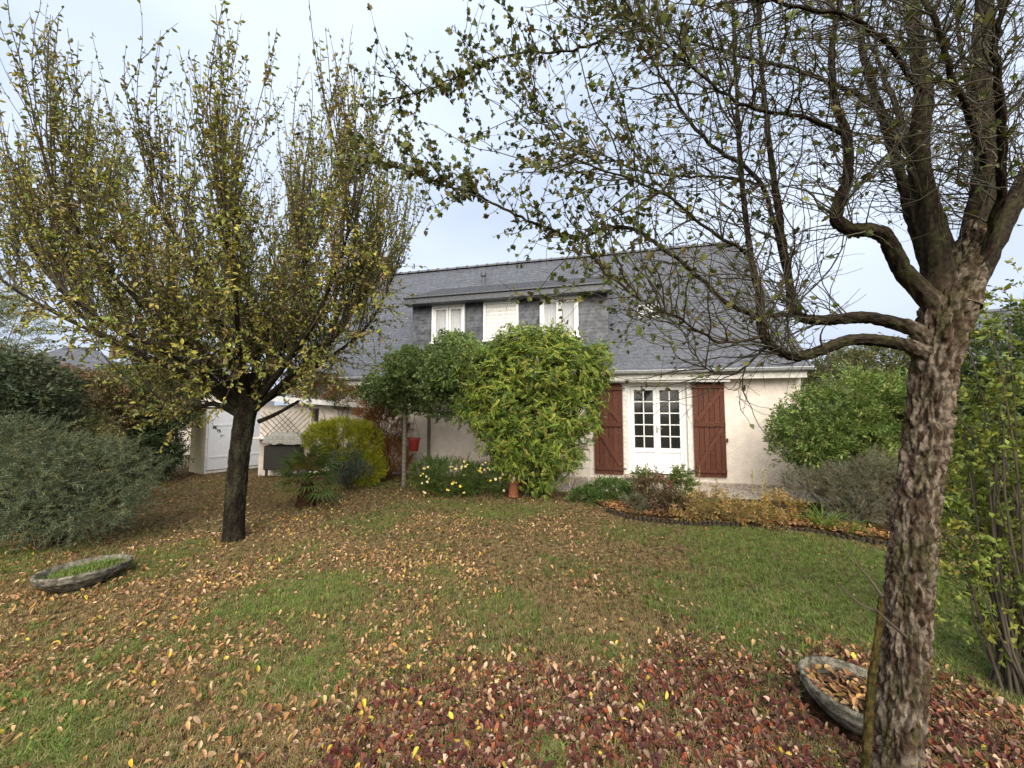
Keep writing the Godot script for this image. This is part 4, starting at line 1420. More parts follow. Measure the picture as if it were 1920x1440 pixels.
func plant_shrubs() -> void:
	var sp := sprig(8)
	var spw := sprig(7, 0.55, 0.5)
	var ns := needle_sprig()
	var pin := pinnate_leaf()
	var small := sprig(12, 0.35, 0.26, 0.9)
	# shrubs along the hedge side
	shrub("feathery_conifer", "low feathery grey-green conifer spreading onto the lawn beside the grassy bowl", "conifer",
		[[190, 890, 5.3, 0.55, 0.42, 0.5], [110, 900, 5.1, 0.6, 0.5, 0.5], [60, 930, 4.9, 0.5, 0.45, 0.5], [150, 950, 5.0, 0.6, 0.3, 0.45], [20, 880, 4.9, 0.5, 0.6, 0.5]],
		ns, 5200, 0.2, [Color(0.12, 0.155, 0.095), Color(0.15, 0.185, 0.11), Color(0.09, 0.12, 0.08), Color(0.17, 0.19, 0.1)], {"inner": 0.4, "up": 0.15})
	shrub("tall_evergreen", "tall dark evergreen shrub in the hedge behind the grey-green conifer", "shrub",
		[[20, 760, 6.0, 0.7, 0.7, 0.6], [-60, 800, 5.6, 0.7, 1.0, 0.6], [60, 830, 6.2, 0.6, 0.6, 0.6]],
		sp, 4200, 0.2, [Color(0.07, 0.1, 0.06), Color(0.09, 0.12, 0.07), Color(0.11, 0.135, 0.075)])
	shrub("pale_shrub", "pale yellow-green mounded shrub in the hedge", "shrub",
		[[120, 815, 6.6, 0.6, 0.45, 0.5], [165, 850, 6.4, 0.4, 0.4, 0.4]], small, 2600, 0.17, [Color(0.17, 0.17, 0.07), Color(0.13, 0.14, 0.06), Color(0.2, 0.18, 0.08)])
	shrub("brown_shrub", "brown-leaved autumn shrub in the hedge in front of distant roof", "shrub",
		[[150, 745, 8.5, 0.75, 0.55, 0.6], [95, 720, 8.5, 0.6, 0.4, 0.6], [215, 770, 8.8, 0.5, 0.5, 0.5], [120, 840, 8.0, 0.9, 0.6, 0.5]], sp, 2800, 0.2, [Color(0.18, 0.12, 0.065), Color(0.21, 0.14, 0.08), Color(0.13, 0.11, 0.055), Color(0.14, 0.14, 0.065)])
	shrub("laurel_shrub", "dark green glossy shrub beside the garden shed", "shrub",
		[[250, 790, 9.5, 0.9, 0.8, 0.7], [310, 770, 10.0, 0.6, 0.6, 0.6], [230, 850, 9.0, 0.8, 0.5, 0.6], [290, 850, 9.6, 0.55, 0.5, 0.5]], sp, 3800, 0.22, [Color(0.05, 0.08, 0.035), Color(0.07, 0.11, 0.04), Color(0.1, 0.13, 0.05)])
	shrub("yellow_green_tree", "light green leafy shrub overhanging the hedge in front of the low white house", "shrub",
		[[310, 735, 11.0, 0.9, 0.5, 0.7], [230, 720, 11.5, 0.7, 0.4, 0.7]], sp, 2000, 0.22, [Color(0.14, 0.17, 0.04), Color(0.1, 0.13, 0.035)])
	shrub("hedge", "tall mixed hedge closing the garden behind the shrubs", "hedge",
		[[-40, 730, 11, 1.8, 1.3, 0.7], [90, 770, 11.5, 1.8, 1.0, 0.7], [210, 780, 12, 1.6, 0.9, 0.7], [-150, 740, 9, 1.5, 1.4, 0.7]], sp, 5200, 0.26, [Color(0.08, 0.1, 0.045), Color(0.1, 0.12, 0.05), Color(0.13, 0.11, 0.055)])
	shrub("birch_tree", "pale thin-leaved tree far beyond the hedge", "tree",
		[[10, 620, 16, 1.3, 1.5, 1.2], [-60, 560, 16, 1.5, 1.5, 1.2]], small, 1500, 0.4, [Color(0.16, 0.2, 0.09), Color(0.2, 0.21, 0.1)], {"inner": 0.2, "stems": 4, "stem": 0.06})
	shrub("withered_creeper", "reddish withered creeper sprawling over the annex roof", "climber",
		[[600, 725, 10.6, 0.55, 0.25, 0.3], [645, 745, 10.3, 0.4, 0.2, 0.3], [560, 735, 10.8, 0.4, 0.15, 0.3]], sp, 900, 0.17, [Color(0.2, 0.09, 0.035), Color(0.14, 0.12, 0.04), Color(0.1, 0.11, 0.04)], {"root": Vector3(-4.6, 0, -10.2)})
	# in front of the annex
	shrub("golden_shrub", "clipped golden yellow-green shrub beside the fan palm", "shrub",
		[[640, 825, 9.3, 0.6, 0.45, 0.5], [680, 835, 9.2, 0.42, 0.5, 0.45], [605, 825, 9.4, 0.35, 0.4, 0.4], [690, 880, 9.1, 0.35, 0.35, 0.4]], small, 7000, 0.14, [Color(0.5, 0.47, 0.03), Color(0.42, 0.43, 0.03), Color(0.3, 0.35, 0.03), Color(0.2, 0.26, 0.03)], {"lump": 0.15, "inner": 0.7})
	shrub("lavender_bush", "small blue-grey leafy bush below the golden shrub", "bush",
		[[648, 868, 8.6, 0.32, 0.36, 0.3], [672, 885, 8.5, 0.2, 0.2, 0.2]], small, 1400, 0.12, [Color(0.11, 0.15, 0.11), Color(0.15, 0.19, 0.15), Color(0.07, 0.1, 0.07)])
	shrub("rusty_shrub", "rust-orange shrub with bare stems behind the pergola post", "shrub",
		[[725, 800, 9.8, 0.5, 0.5, 0.45], [705, 770, 9.9, 0.45, 0.3, 0.4], [735, 860, 9.6, 0.45, 0.4, 0.4]], ns, 2300, 0.2, [Color(0.27, 0.1, 0.025), Color(0.2, 0.075, 0.02), Color(0.32, 0.15, 0.04), Color(0.13, 0.08, 0.03)], {"stems": 9, "up": 0.6})
	# climber on the pergola
	var gr := [Color(0.15, 0.23, 0.035), Color(0.105, 0.175, 0.03), Color(0.2, 0.275, 0.04), Color(0.06, 0.1, 0.025), Color(0.26, 0.29, 0.05), Color(0.3, 0.3, 0.07)]
	shrub("wisteria", "huge bright green climber smothering the pergola in front of the house", "climber",
		[[1000, 690, 7.7, 0.85, 0.75, 0.7], [1060, 695, 7.8, 0.7, 0.75, 0.6], [930, 735, 7.7, 0.65, 0.75, 0.65], [1010, 800, 7.7, 0.85, 0.75, 0.7], [1010, 875, 7.7, 0.42, 0.5, 0.4],
		[950, 800, 7.8, 0.65, 0.6, 0.6], [895, 770, 7.9, 0.45, 0.4, 0.5], [1055, 845, 7.8, 0.4, 0.45, 0.4], [955, 865, 7.8, 0.38, 0.35, 0.4], [890, 700, 7.9, 0.6, 0.5, 0.6], [1085, 770, 7.8, 0.45, 0.6, 0.5], [1040, 645, 7.8, 0.5, 0.35, 0.5], [960, 650, 7.8, 0.45, 0.3, 0.5], [1120, 690, 7.8, 0.3, 0.55, 0.3]],
		pin, 22000, 0.125, gr, {"inner": 0.35, "up": 0.15, "root": ground(1005, 925), "stems": 6, "stem": 0.03, "gap": 0.32, "lump": 0.7, "leafname": "fronds"})
	shrub("pergola_creeper", "blue-green creeper spreading along the slender pergola posts", "climber",
		[[880, 700, 8.0, 0.6, 0.6, 0.6], [845, 715, 8.2, 0.6, 0.5, 0.6], [790, 705, 8.7, 0.65, 0.42, 0.6], [735, 720, 9.0, 0.5, 0.42, 0.6], [770, 678, 9.0, 0.6, 0.25, 0.5], [855, 660, 8.6, 0.55, 0.35, 0.5], [830, 755, 8.6, 0.5, 0.3, 0.5], [705, 735, 9.1, 0.3, 0.25, 0.4], [760, 755, 9.0, 0.4, 0.2, 0.4]],
		spw, 8000, 0.16, [Color(0.2, 0.28, 0.1), Color(0.15, 0.225, 0.08), Color(0.25, 0.32, 0.12), Color(0.11, 0.165, 0.06)], {"lump": 0.6, "gap": 0.3, "root": ground(803, 893), "stems": 0})
	# behind and beside the house end
	shrub("round_shrub", "big rounded bright green shrub at the corner of the house", "shrub",
		[[1560, 790, 6.9, 0.75, 0.65, 0.7], [1510, 820, 7.0, 0.55, 0.55, 0.55], [1620, 780, 6.8, 0.7, 0.75, 0.7], [1580, 840, 6.7, 0.8, 0.5, 0.6], [1680, 800, 6.6, 0.6, 0.8, 0.6]], sp, 6000, 0.17,
		[Color(0.15, 0.235, 0.055), Color(0.11, 0.18, 0.045), Color(0.19, 0.27, 0.07), Color(0.23, 0.27, 0.085)], {"lump": 0.45})
	shrub("bushy_tree", "loose olive-green tree rising behind the rounded shrub", "tree",
		[[1580, 700, 10.0, 1.0, 0.6, 0.8], [1650, 690, 10.0, 1.0, 0.7, 0.8], [1700, 740, 9.5, 1.0, 0.8, 0.8], [1540, 730, 10.5, 0.6, 0.5, 0.6]], sp, 3400, 0.22,
		[Color(0.13, 0.14, 0.055), Color(0.16, 0.16, 0.07), Color(0.1, 0.12, 0.05)], {"inner": 0.3, "stem": 0.03})
	shrub("heather_bush", "grey-brown wiry bush at the foot of the rounded shrub", "bush",
		[[1525, 910, 6.3, 0.4, 0.22, 0.35], [1590, 910, 6.1, 0.5, 0.3, 0.4], [1650, 905, 5.9, 0.45, 0.4, 0.4], [1600, 955, 5.8, 0.35, 0.2, 0.25]], ns, 1700, 0.16,
		[Color(0.14, 0.12, 0.08), Color(0.17, 0.16, 0.11), Color(0.11, 0.12, 0.07), Color(0.22, 0.23, 0.18)], {"inner": 0.3, "stems": 8})
	shrub("dark_shrub", "dark green shrub past the flaking-bark trunk under the neighbouring roof", "shrub",
		[[1840, 800, 6.5, 1.0, 1.0, 0.8], [1920, 760, 6.3, 1.0, 1.3, 0.8], [1860, 910, 5.8, 1.0, 0.6, 0.7], [1990, 850, 5.5, 0.8, 1.0, 0.7]], spw, 4600, 0.22,
		[Color(0.05, 0.08, 0.03), Color(0.07, 0.11, 0.035), Color(0.1, 0.13, 0.04)])
	# yellow-green shrub with long whippy stems close to the trunk
	var lob := sprig(6, 0.62, 0.34, 0.9)
	shrub("currant_shrub", "yellow-green shrub with long whippy stems behind the flaking-bark trunk", "shrub",
		[[1850, 900, 2.9, 0.42, 0.55, 0.4], [1900, 800, 2.8, 0.4, 0.6, 0.4], [1840, 1040, 2.8, 0.38, 0.42, 0.35], [1920, 1000, 2.7, 0.4, 0.5, 0.4], [1880, 1130, 2.6, 0.35, 0.3, 0.3], [1890, 640, 2.8, 0.35, 0.4, 0.35]], lob, 1500, 0.14,
		[Color(0.19, 0.25, 0.045), Color(0.15, 0.2, 0.04), Color(0.25, 0.27, 0.05), Color(0.11, 0.15, 0.035)], {"inner": 0.0, "lump": 0.8, "stems": 7, "stem": 0.009, "root": Vector3(3.15, 0, -2.45)})
	# flowering bush under the climber
	var fb := shrub("flowering_bush", "low dark green bush dotted with small yellow and cream flowers", "bush",
		[[850, 895, 8.0, 0.6, 0.36, 0.4], [905, 900, 7.9, 0.5, 0.32, 0.4], [805, 890, 8.1, 0.35, 0.32, 0.35]], small, 3000, 0.13, [Color(0.05, 0.095, 0.02), Color(0.075, 0.13, 0.025), Color(0.11, 0.16, 0.03)], {"lump": 0.2})
	var fl := []
	for c in [Color(0.7, 0.6, 0.08), Color(0.7, 0.63, 0.25), Color(0.65, 0.62, 0.4)]:
		var b := MB.new()
		for k in 5:
			var a := TAU * k / 5.0
			var y := Vector3(cos(a), 0.35, sin(a)).normalized()
			var x := y.cross(Vector3.UP).normalized()
			leaf_into(b, Transform3D(Basis(x, y, x.cross(y)).scaled_local(Vector3.ONE * 0.024), Vector3.ZERO), 0.8, 0.1, 0.1, 2, c)
		b.box(Vector3(0, 0.006, 0), Vector3(0.012, 0.014, 0.012), Basis(), Color(0.5, 0.3, 0.02))
		fl.append(b.mesh(M.petal))
	for k in 44:
		var a := rnd(-0.2, PI + 0.2)
		var p := spot(rnd(785, 945), rnd(865, 925), 7.55 + rnd(-0.1, 0.12)) - fb.position
		part("flower", fl[k % 3], fb, Transform3D(Basis.from_euler(Vector3(rnd(0.5, 1.3), rnd(-0.6, 0.6), 0)) * rnd(0.8, 1.4), p))
	fan_palm()

func fan_palm() -> void:
	var base := ground(572, 948)
	var t := thing("fan_palm", "dwarf fan palm with drooping green fronds and shaggy brown base", "palm", base)
	var b := MB.new()
	bark_tube(b, curve([Vector3(0, -0.05, 0), Vector3(0.02, 0.2, 0), Vector3(0.03, 0.42, 0)], 8), taper(17, 0.17, 0.1), 18, 0.03, 14.0, 14.0, [Color(0.06, 0.03, 0.02), Color(0.12, 0.06, 0.035), Color(0.09, 0.07, 0.04)], 91, 0.2)
	part("trunk", b.mesh(M.bark), t)
	var meshes := []
	for v in 4:
		b = MB.new()
		var pet := PackedVector3Array()
		for k in 6: pet.append(Vector3(0, 0.45 * k / 5.0, 0.03 * sin(k * 0.6)))
		var pc: Color = [Color(0.09, 0.14, 0.035), Color(0.07, 0.12, 0.03), Color(0.11, 0.15, 0.04), Color(0.14, 0.12, 0.04)][v]
		b.tube(pet, taper(6, 0.011, 0.006), 5, pc)
		for k in 15:
			var a := (k - 7) / 7.0 * 1.75
			var L := 0.5 * (1.0 - 0.18 * absf(a) / 1.75) * rnd(0.9, 1.08)
			var dir := Vector3(sin(a), cos(a), 0)
			var wv := Vector3(cos(a), -sin(a), 0)
			var o := Vector3(0, 0.45, 0)
			var m1 := o + dir * L * 0.45 + Vector3(0, 0, 0.02)
			var m2 := o + dir * L + Vector3(0, 0, -0.1 - 0.07 * rng.randf())
			var w := 0.022
			var c := vary(pc, 0.12)
			b.quad(o - wv * 0.004, m1 - wv * w, m1 + Vector3(0, 0, -0.012), o, c)
			b.quad(o, m1 + Vector3(0, 0, -0.012), m1 + wv * w, o + wv * 0.004, c)
			b.tri(m1 - wv * w, m2, m1 + Vector3(0, 0, -0.012), c)
			b.tri(m1 + Vector3(0, 0, -0.012), m2, m1 + wv * w, c)
		meshes.append(b.mesh(M.leaf))
	for k in 30:
		var a := k * 2.4
		var el: float = lerpf(1.35, -0.15, pow(k / 29.0, 0.9))
		var d := Vector3(cos(a) * cos(el), sin(el), sin(a) * cos(el))
		var x := d.cross(Vector3.UP).normalized()
		var bs := Basis(x, d, x.cross(d)).orthonormalized()
		part("frond", meshes[k % 4], t, Transform3D(bs * rnd(0.66, 0.95), Vector3(0.03, 0.36 + 0.1 * el, 0)))

func build_pergola() -> void:
	var t := thing("pergola", "slender weathered timber pergola carrying the climbers", "pergola", ground(757, 912))
	var o := t.position
	var ps := [ground(757, 912), ground(803, 893), ground(1045, 905), ground(1000, 930)]
	var top := 2.2
	for p in ps:
		part("post", bxm(Vector3(0.075, top, 0.075), M.wood_grey, 0.008), t, Transform3D(Basis(Vector3.UP, rnd(-0.2, 0.2)), p + Vector3(0, top / 2 - 0.02, 0) - o))
	var b: MB
	for pr in [[0, 3], [1, 2]]:
		b = MB.new()
		b.bar(ps[pr[0]] - o + Vector3(-0.2, top + 0.03, 0), ps[pr[1]] - o + Vector3(0.2, top + 0.03, 0), 0.05, 0.1, Vector3.UP)
		part("beam", b.mesh(M.wood_grey), t)
	for k in 6:
		var f := k / 5.0
		b = MB.new()
		b.bar(ps[0].lerp(ps[3], f) - o + Vector3(0, top + 0.1, 0.25), ps[1].lerp(ps[2], f) - o + Vector3(0, top + 0.1, -0.25), 0.04, 0.05, Vector3.UP)
		part("rafter", b.mesh(M.wood_grey), t)

# ------------------------------------------------------------------ border with log edging
func edging_points() -> PackedVector3Array:
	return curve([ground(1140, 960), ground(1190, 975), ground(1300, 985), ground(1400, 990), ground(1500, 999), ground(1600, 1014), ground(1720, 1035)], 12)
func build_border() -> void:
	var ed := edging_points()
	var t := thing("log_edging", "low curved edging of dark upright logs round the flower border", "edging", ed[0] * Vector3(1, 0, 1))
	var o := t.position
	var meshes := []
	for k in 3:
		var b := MB.new()
		var pr := [Vector2(0.031, -0.05), Vector2(0.031, 0.045 + 0.012 * k), Vector2(0.024, 0.058 + 0.012 * k), Vector2(0.0, 0.062 + 0.012 * k)]
		b.lathe(pr, 8, 0.05, k * 2.0, grey([0.8, 1.0, 1.25][k]))
		meshes.append(b.mesh(M.log))
	var acc := 0.0
	var cnt := 0
	for j in ed.size() - 1:
		var a := ed[j]
		var e := ed[j + 1]
		var L := a.distance_to(e)
		while acc < L:
			var p := a.lerp(e, acc / L)
			part("log", meshes[rng.randi() % 3], t, Transform3D(Basis.from_euler(Vector3(rnd(-0.06, 0.06), rnd(0, TAU), rnd(-0.06, 0.06))), Vector3(p.x, rnd(-0.015, 0.01), p.z) - o))
			acc += 0.066
			cnt += 1
		acc -= L
	# bed of soil behind it
	var b := MB.new()
	var back := [ground(1180, 935), ground(1230, 930), ground(1320, 925), ground(1420, 925), ground(1520, 930), ground(1640, 935), ground(1780, 950)]
	var bc := curve(back, 12)
	for j in ed.size() - 1:
		for k in 8:
			var p := []
			for q in [[0, 0], [1, 0], [1, 1], [0, 1]]:
				var f: float = (k + q[1]) / 8.0
				var w: Vector3 = ed[j + q[0]].lerp(bc[j + q[0]], f)
				w.y = 0.045 + 0.02 * noise2.get_noise_2d(w.x * 2.0, w.z * 2.0)
				p.append(w)
			var n1 := noise2.get_noise_2d(p[0].x * 3.0, p[0].z * 3.0)
			b.quad(p[0], p[3], p[2], p[1], Color(0.17, 0.1, 0.045).lerp(Color(0.1, 0.065, 0.035), clampf(0.5 + n1, 0, 1)))
	var bed := part("flower_bed", b.mesh(M.soil), self)
	bed.set_meta("label", "bare soil bed of the border behind the log edging")
	bed.set_meta("category", "soil")
	bed.set_meta("kind", "structure")
	var sp := sprig(8)
	var small := sprig(12, 0.35, 0.26, 0.9)
	shrub("leafy_clump", "low leafy green clump at the open end of the log edging", "plant", [[1140, 922, 7.4, 0.42, 0.17, 0.3], [1100, 932, 7.3, 0.3, 0.1, 0.25]], sp, 1100, 0.13, [Color(0.06, 0.12, 0.03), Color(0.09, 0.16, 0.035), Color(0.12, 0.17, 0.05)])
	shrub("dry_perennial", "brown-red withering perennial in the border before the french door", "plant", [[1225, 930, 6.7, 0.28, 0.33, 0.25], [1250, 950, 6.5, 0.3, 0.2, 0.25]], sp, 800, 0.12, [Color(0.13, 0.06, 0.045), Color(0.17, 0.12, 0.07), Color(0.1, 0.09, 0.04), Color(0.2, 0.15, 0.09)], {"stems": 9, "stem": 0.006})
	shrub("green_perennial", "upright green perennial in the border beside the withering one", "plant", [[1280, 915, 6.8, 0.18, 0.3, 0.2], [1205, 910, 7.0, 0.12, 0.25, 0.15]], sp, 520, 0.13, [Color(0.12, 0.17, 0.035), Color(0.16, 0.2, 0.04), Color(0.08, 0.12, 0.03)], {"stems": 6, "stem": 0.006})
	shrub("grey_perennial", "grey-green fine-leaved plant against the log edging", "plant", [[1190, 950, 6.6, 0.26, 0.16, 0.2]], small, 500, 0.11, [Color(0.14, 0.16, 0.1), Color(0.18, 0.19, 0.12)], {"stems": 6, "stem": 0.005})
	shrub("yellowing_plant", "straw-yellow withering plant in the middle of the border", "plant", [[1330, 950, 6.3, 0.4, 0.2, 0.25], [1380, 965, 6.1, 0.35, 0.15, 0.2], [1300, 965, 6.2, 0.3, 0.14, 0.2]], sp, 900, 0.12, [Color(0.38, 0.27, 0.11), Color(0.3, 0.2, 0.1), Color(0.42, 0.3, 0.1), Color(0.22, 0.2, 0.08)], {"stems": 7, "stem": 0.005, "lump": 0.6})
	shrub("amber_plant", "amber-leaved plant between the yellowing plant and the strap-leaved clump", "plant", [[1465, 955, 6.1, 0.28, 0.2, 0.22], [1430, 975, 5.9, 0.3, 0.12, 0.2]], sp, 560, 0.12, [Color(0.42, 0.27, 0.07), Color(0.36, 0.24, 0.1), Color(0.3, 0.24, 0.1)], {"stems": 7, "stem": 0.005, "lump": 0.6})
	# dry flower stalks
	var trio := "thin dry seed stalk in the trio standing before the plain cream wall"
	for a in [[1410, 950, 6.4, 0.72, trio], [1425, 945, 6.5, 0.8, trio], [1437, 945, 6.5, 0.66, trio], [1215, 950, 6.6, 0.75, "dry seed stalk rising out of the withering brown-red perennial"], [1310, 930, 6.8, 0.75, "tall dry seed stalk beside the upright green perennial"], [1345, 925, 6.8, 0.55, "short dry seed stalk behind the straw-yellow plant"]]:
		var p := spot(a[0], a[1], a[2])
		p.y = 0.04
		var st := thing("dry_stalk", a[4], "stalk", p, 0.0, "dry seed stalks in the border")
		b = MB.new()
		var pts := wander(Vector3(0, -0.03, 0), Vector3(rnd(-0.06, 0.06), 1, rnd(-0.05, 0.05)), a[3], 8, 0.03, Vector3.ZERO)
		b.tube(pts, taper(pts.size(), 0.008, 0.004), 5)
		part("stem", b.mesh(M.stalk), st)
		var sc := Scatter.new()
		for k in 40:
			var f := rnd(0.45, 1.0) * 8.0
			var i0 := mini(int(f), 7)
			sc.leaf(pts[i0].lerp(pts[i0 + 1], f - i0), rdir() + Vector3(0, 0.8, 0), rdir(), rnd(0.02, 0.045), vary(Color(0.33, 0.3, 0.14), 0.25))
		stuff(sc, "seeds", oval_leaf(0.5, 0.2, 0.1, 2), st)
	# strap-leaved clumps
	for a in [[1545, 1003, 5.65, 0.5, 70, "largest bright green clump of arching strap leaves spilling over the log edging"], [1600, 1012, 5.45, 0.42, 50, "strap-leaved green clump nearer the flaking-bark trunk at the log edging"], [1515, 985, 5.9, 0.4, 40, "small strap-leaved green clump beside the amber-leaved plant"]]:
		var p := spot(a[0], a[1], a[2])
		p.y = 0.03
		strap_clump(p, a[3], a[4], a[5])
func strap_clump(p: Vector3, L: float, n: int, label: String) -> void:
	var t := thing("strap_leaf_clump", label, "plant", p, 0.0, "strap-leaved clumps along the edging")
	var meshes := []
	for v in 4:
		var b := MB.new()
		var c := [Color(0.11, 0.2, 0.03), Color(0.085, 0.16, 0.03), Color(0.15, 0.23, 0.04), Color(0.2, 0.22, 0.05)][v] as Color
		var prev := []
		for k in 8:
			var s := k / 7.0
			var w := 0.011 * (1.0 - pow(s, 2.2)) + 0.0008
			var y := s * 0.95 - 0.75 * s * s * (0.6 + 0.2 * v)
			var z := 0.8 * s
			var row := [Vector3(-w, y, z), Vector3(0, y - w * 0.7, z), Vector3(w, y, z)]
			if k > 0:
				b.quad(prev[0], row[0], row[1], prev[1], c)
				b.quad(prev[1], row[1], row[2], prev[2], c)
			prev = row
		meshes.append(b.mesh(M.leaf))
	for k in n:
		part("strap_leaf", meshes[rng.randi() % 4], t, Transform3D(Basis(Vector3.UP, rnd(0, TAU)) * Basis(Vector3.RIGHT, rnd(-0.6, 0.2)) * (L * rnd(0.6, 1.15)), Vector3(rnd(-0.08, 0.08), -0.01, rnd(-0.08, 0.08))))

# ------------------------------------------------------------------ objects
func bowl(at: Vector3, r: float, tilt: Vector3, called: String, label: String) -> Node3D:
	var t := thing(called, label, "planter bowl", at)
	t.rotation = tilt
	var b := MB.new()
	var prof := [Vector2(0.0, 0.0), Vector2(r * 0.42, 0.0), Vector2(r * 0.5, 0.015), Vector2(r * 0.74, 0.07), Vector2(r * 0.9, 0.12), Vector2(r * 0.945, 0.128), Vector2(r * 0.96, 0.145), Vector2(r * 0.955, 0.152), Vector2(r * 0.99, 0.172), Vector2(r, 0.185), Vector2(r * 0.985, 0.197), Vector2(r * 0.94, 0.2), Vector2(r * 0.9, 0.192), Vector2(r * 0.87, 0.16), Vector2(r * 0.8, 0.12)]
	b.lathe(prof, 64, 0.008, at.x)
	part("shell", b.mesh(M.concrete), t)
	b = MB.new()
	var n := 14
	var grid := []
	for j in n + 1:
		for k in 40:
			var rr := r * 0.88 * j / n
			var a := TAU * k / 40.0
			var x := cos(a) * rr
			var z := sin(a) * rr
			grid.append(Vector3(x, 0.145 + 0.02 * noise2.get_noise_2d(x * 6.0 + at.x, z * 6.0) - 0.02 * (float(j) / n), z))
	for j in n:
		for k in 40:
			var a := j * 40 + k
			var e := j * 40 + (k + 1) % 40
			b.quad(grid[a], grid[e], grid[e + 40], grid[a + 40], vary(Color(0.1, 0.07, 0.045), 0.3))
	part("soil", b.mesh(M.soil), t)
	return t

func place_objects() -> void:
	var p := ground(148, 1097)
	var b1 := bowl(Vector3(p.x, -0.03, p.z - 0.05), 0.35, Vector3(-0.02, 0, 0.05), "planter_bowl", "round mossy concrete bowl overgrown with bright green grass")
	var sc := Scatter.new()
	for k in 420:
		var a := rnd(0, TAU)
		var rr := 0.29 * sqrt(rng.randf())
		var q := Vector3(cos(a) * rr + 0.02, 0.135, sin(a) * rr)
		if rng.randf() < 0.3 + absf(q.x) : continue
		sc.add(Transform3D(Basis(Vector3.UP, rnd(0, TAU)) * rnd(0.04, 0.085), q), vary(pick([Color(0.12, 0.22, 0.03), Color(0.1, 0.17, 0.03), Color(0.16, 0.24, 0.05), Color(0.18, 0.17, 0.07)]), 0.2))
	stuff(sc, "grass", tuft(7, 3), b1)
	var b2 := bowl(Vector3(1.955, -0.03, -2.32), 0.265, Vector3(0.05, 0, -0.07), "planter_bowl", "round grey concrete bowl filled with dead leaves by the flaking-bark trunk")
	sc = Scatter.new()
	for k in 260:
		var a := rnd(0, TAU)
		var rr := 0.235 * sqrt(rng.randf())
		sc.leaf(Vector3(cos(a) * rr, 0.14 + rnd(0.0, 0.03), sin(a) * rr), rdir() * Vector3(1, 0.35, 1), Vector3.UP + rdir() * 0.7, rnd(0.03, 0.055), vary(pick(tan_cols), 0.25))
	stuff(sc, "leaves", M.fallen, b2)

	# terracotta pot stand under the climber
	p = ground(963, 932)
	var tp := thing("terracotta_pot", "orange terracotta chimney pot with a pale stone on top under the climber", "pot", p)
	var b := MB.new()
	b.lathe([Vector2(0.0, 0.0), Vector2(0.12, 0.0), Vector2(0.115, 0.03), Vector2(0.1, 0.05), Vector2(0.105, 0.26), Vector2(0.13, 0.28), Vector2(0.13, 0.33), Vector2(0.11, 0.335), Vector2(0.1, 0.28), Vector2(0.0, 0.27)], 24)
	part("pot", b.mesh(M.terracotta), tp)
	b = MB.new()
	b.lathe([Vector2(0.0, 0.27), Vector2(0.07, 0.29), Vector2(0.085, 0.36), Vector2(0.05, 0.43), Vector2(0.0, 0.45)], 12, 0.06, 2.0)
	part("stone", b.mesh(M.stone), tp)
	# red pot hung from the pergola
	p = spot(776, 833, 9.3)
	var rp := thing("red_pot", "dull red hanging pot in the shade of the pergola", "pot", p - Vector3(0, 0.16, 0))
	b = MB.new()
	b.lathe([Vector2(0.0, 0.0), Vector2(0.1, 0.0), Vector2(0.14, 0.26), Vector2(0.155, 0.27), Vector2(0.155, 0.31), Vector2(0.13, 0.31), Vector2(0.12, 0.26), Vector2(0.0, 0.25)], 20)
	part("pot", b.mesh(M.red), rp)
	b = MB.new()
	for a in [0.0, 2.1, 4.2]:
		b.tube(PackedVector3Array([Vector3(cos(a) * 0.14, 0.29, sin(a) * 0.14), Vector3(0, 0.8, 0)]), PackedFloat32Array([0.004, 0.004]), 4)
	b.tube(PackedVector3Array([Vector3(0, 0.8, 0), Vector3(0, 2.3 - p.y + 0.16, 0)]), PackedFloat32Array([0.004, 0.004]), 4)
	part("hanger", b.mesh(M.iron), rp)
	# light metal chair frame by the wall
	p = ground(1088, 916)
	var ch := thing("garden_chair", "slim white metal garden chair against the cream wall", "chair", p, -0.3)
	b = MB.new()
	for x in [-0.2, 0.2]:
		b = MB.new()
		b.tube(PackedVector3Array([Vector3(x, 0, -0.2), Vector3(x, 0.45, -0.17), Vector3(x, 0.85, -0.24)]), PackedFloat32Array([0.012, 0.012, 0.012]), 6)
		part("leg", b.mesh(M.white_dull), ch)
		b = MB.new()
		b.tube(PackedVector3Array([Vector3(x, 0, 0.2), Vector3(x, 0.44, 0.18)]), PackedFloat32Array([0.012, 0.012]), 6)
		part("leg", b.mesh(M.white_dull), ch)
	for y in [0.62, 0.84]:
		b = MB.new()
		b.tube(PackedVector3Array([Vector3(-0.2, y, -0.22), Vector3(0.2, y, -0.22)]), PackedFloat32Array([0.012, 0.012]), 6)
		part("back_rail", b.mesh(M.white_dull), ch)
	for k in 6:
		part("seat_slat", bxm(Vector3(0.4, 0.012, 0.045), M.white_dull), ch, Transform3D(Basis(), Vector3(0, 0.45, -0.16 + k * 0.064)))
	# paving along the house
	var tr := thing("terrace", "pale stone paving along the foot of the house wall", "paving", HOUSE, TURN)
	tr.set_meta("kind", "structure")
	var slabs := []
	for k in 3: slabs.append(bxm(Vector3(0.585, 0.09, 0.585), [M.stone, M.plinth, M.stone2][k], 0.01))
	for j in 2:
		for k in 11:
			part("paving_slab", slabs[rng.randi() % 3], tr, Transform3D(Basis(Vector3.UP, rnd(-0.01, 0.01)), Vector3(-0.35 - k * 0.6, 0.03 + rnd(-0.004, 0.004), 0.36 + j * 0.6)))

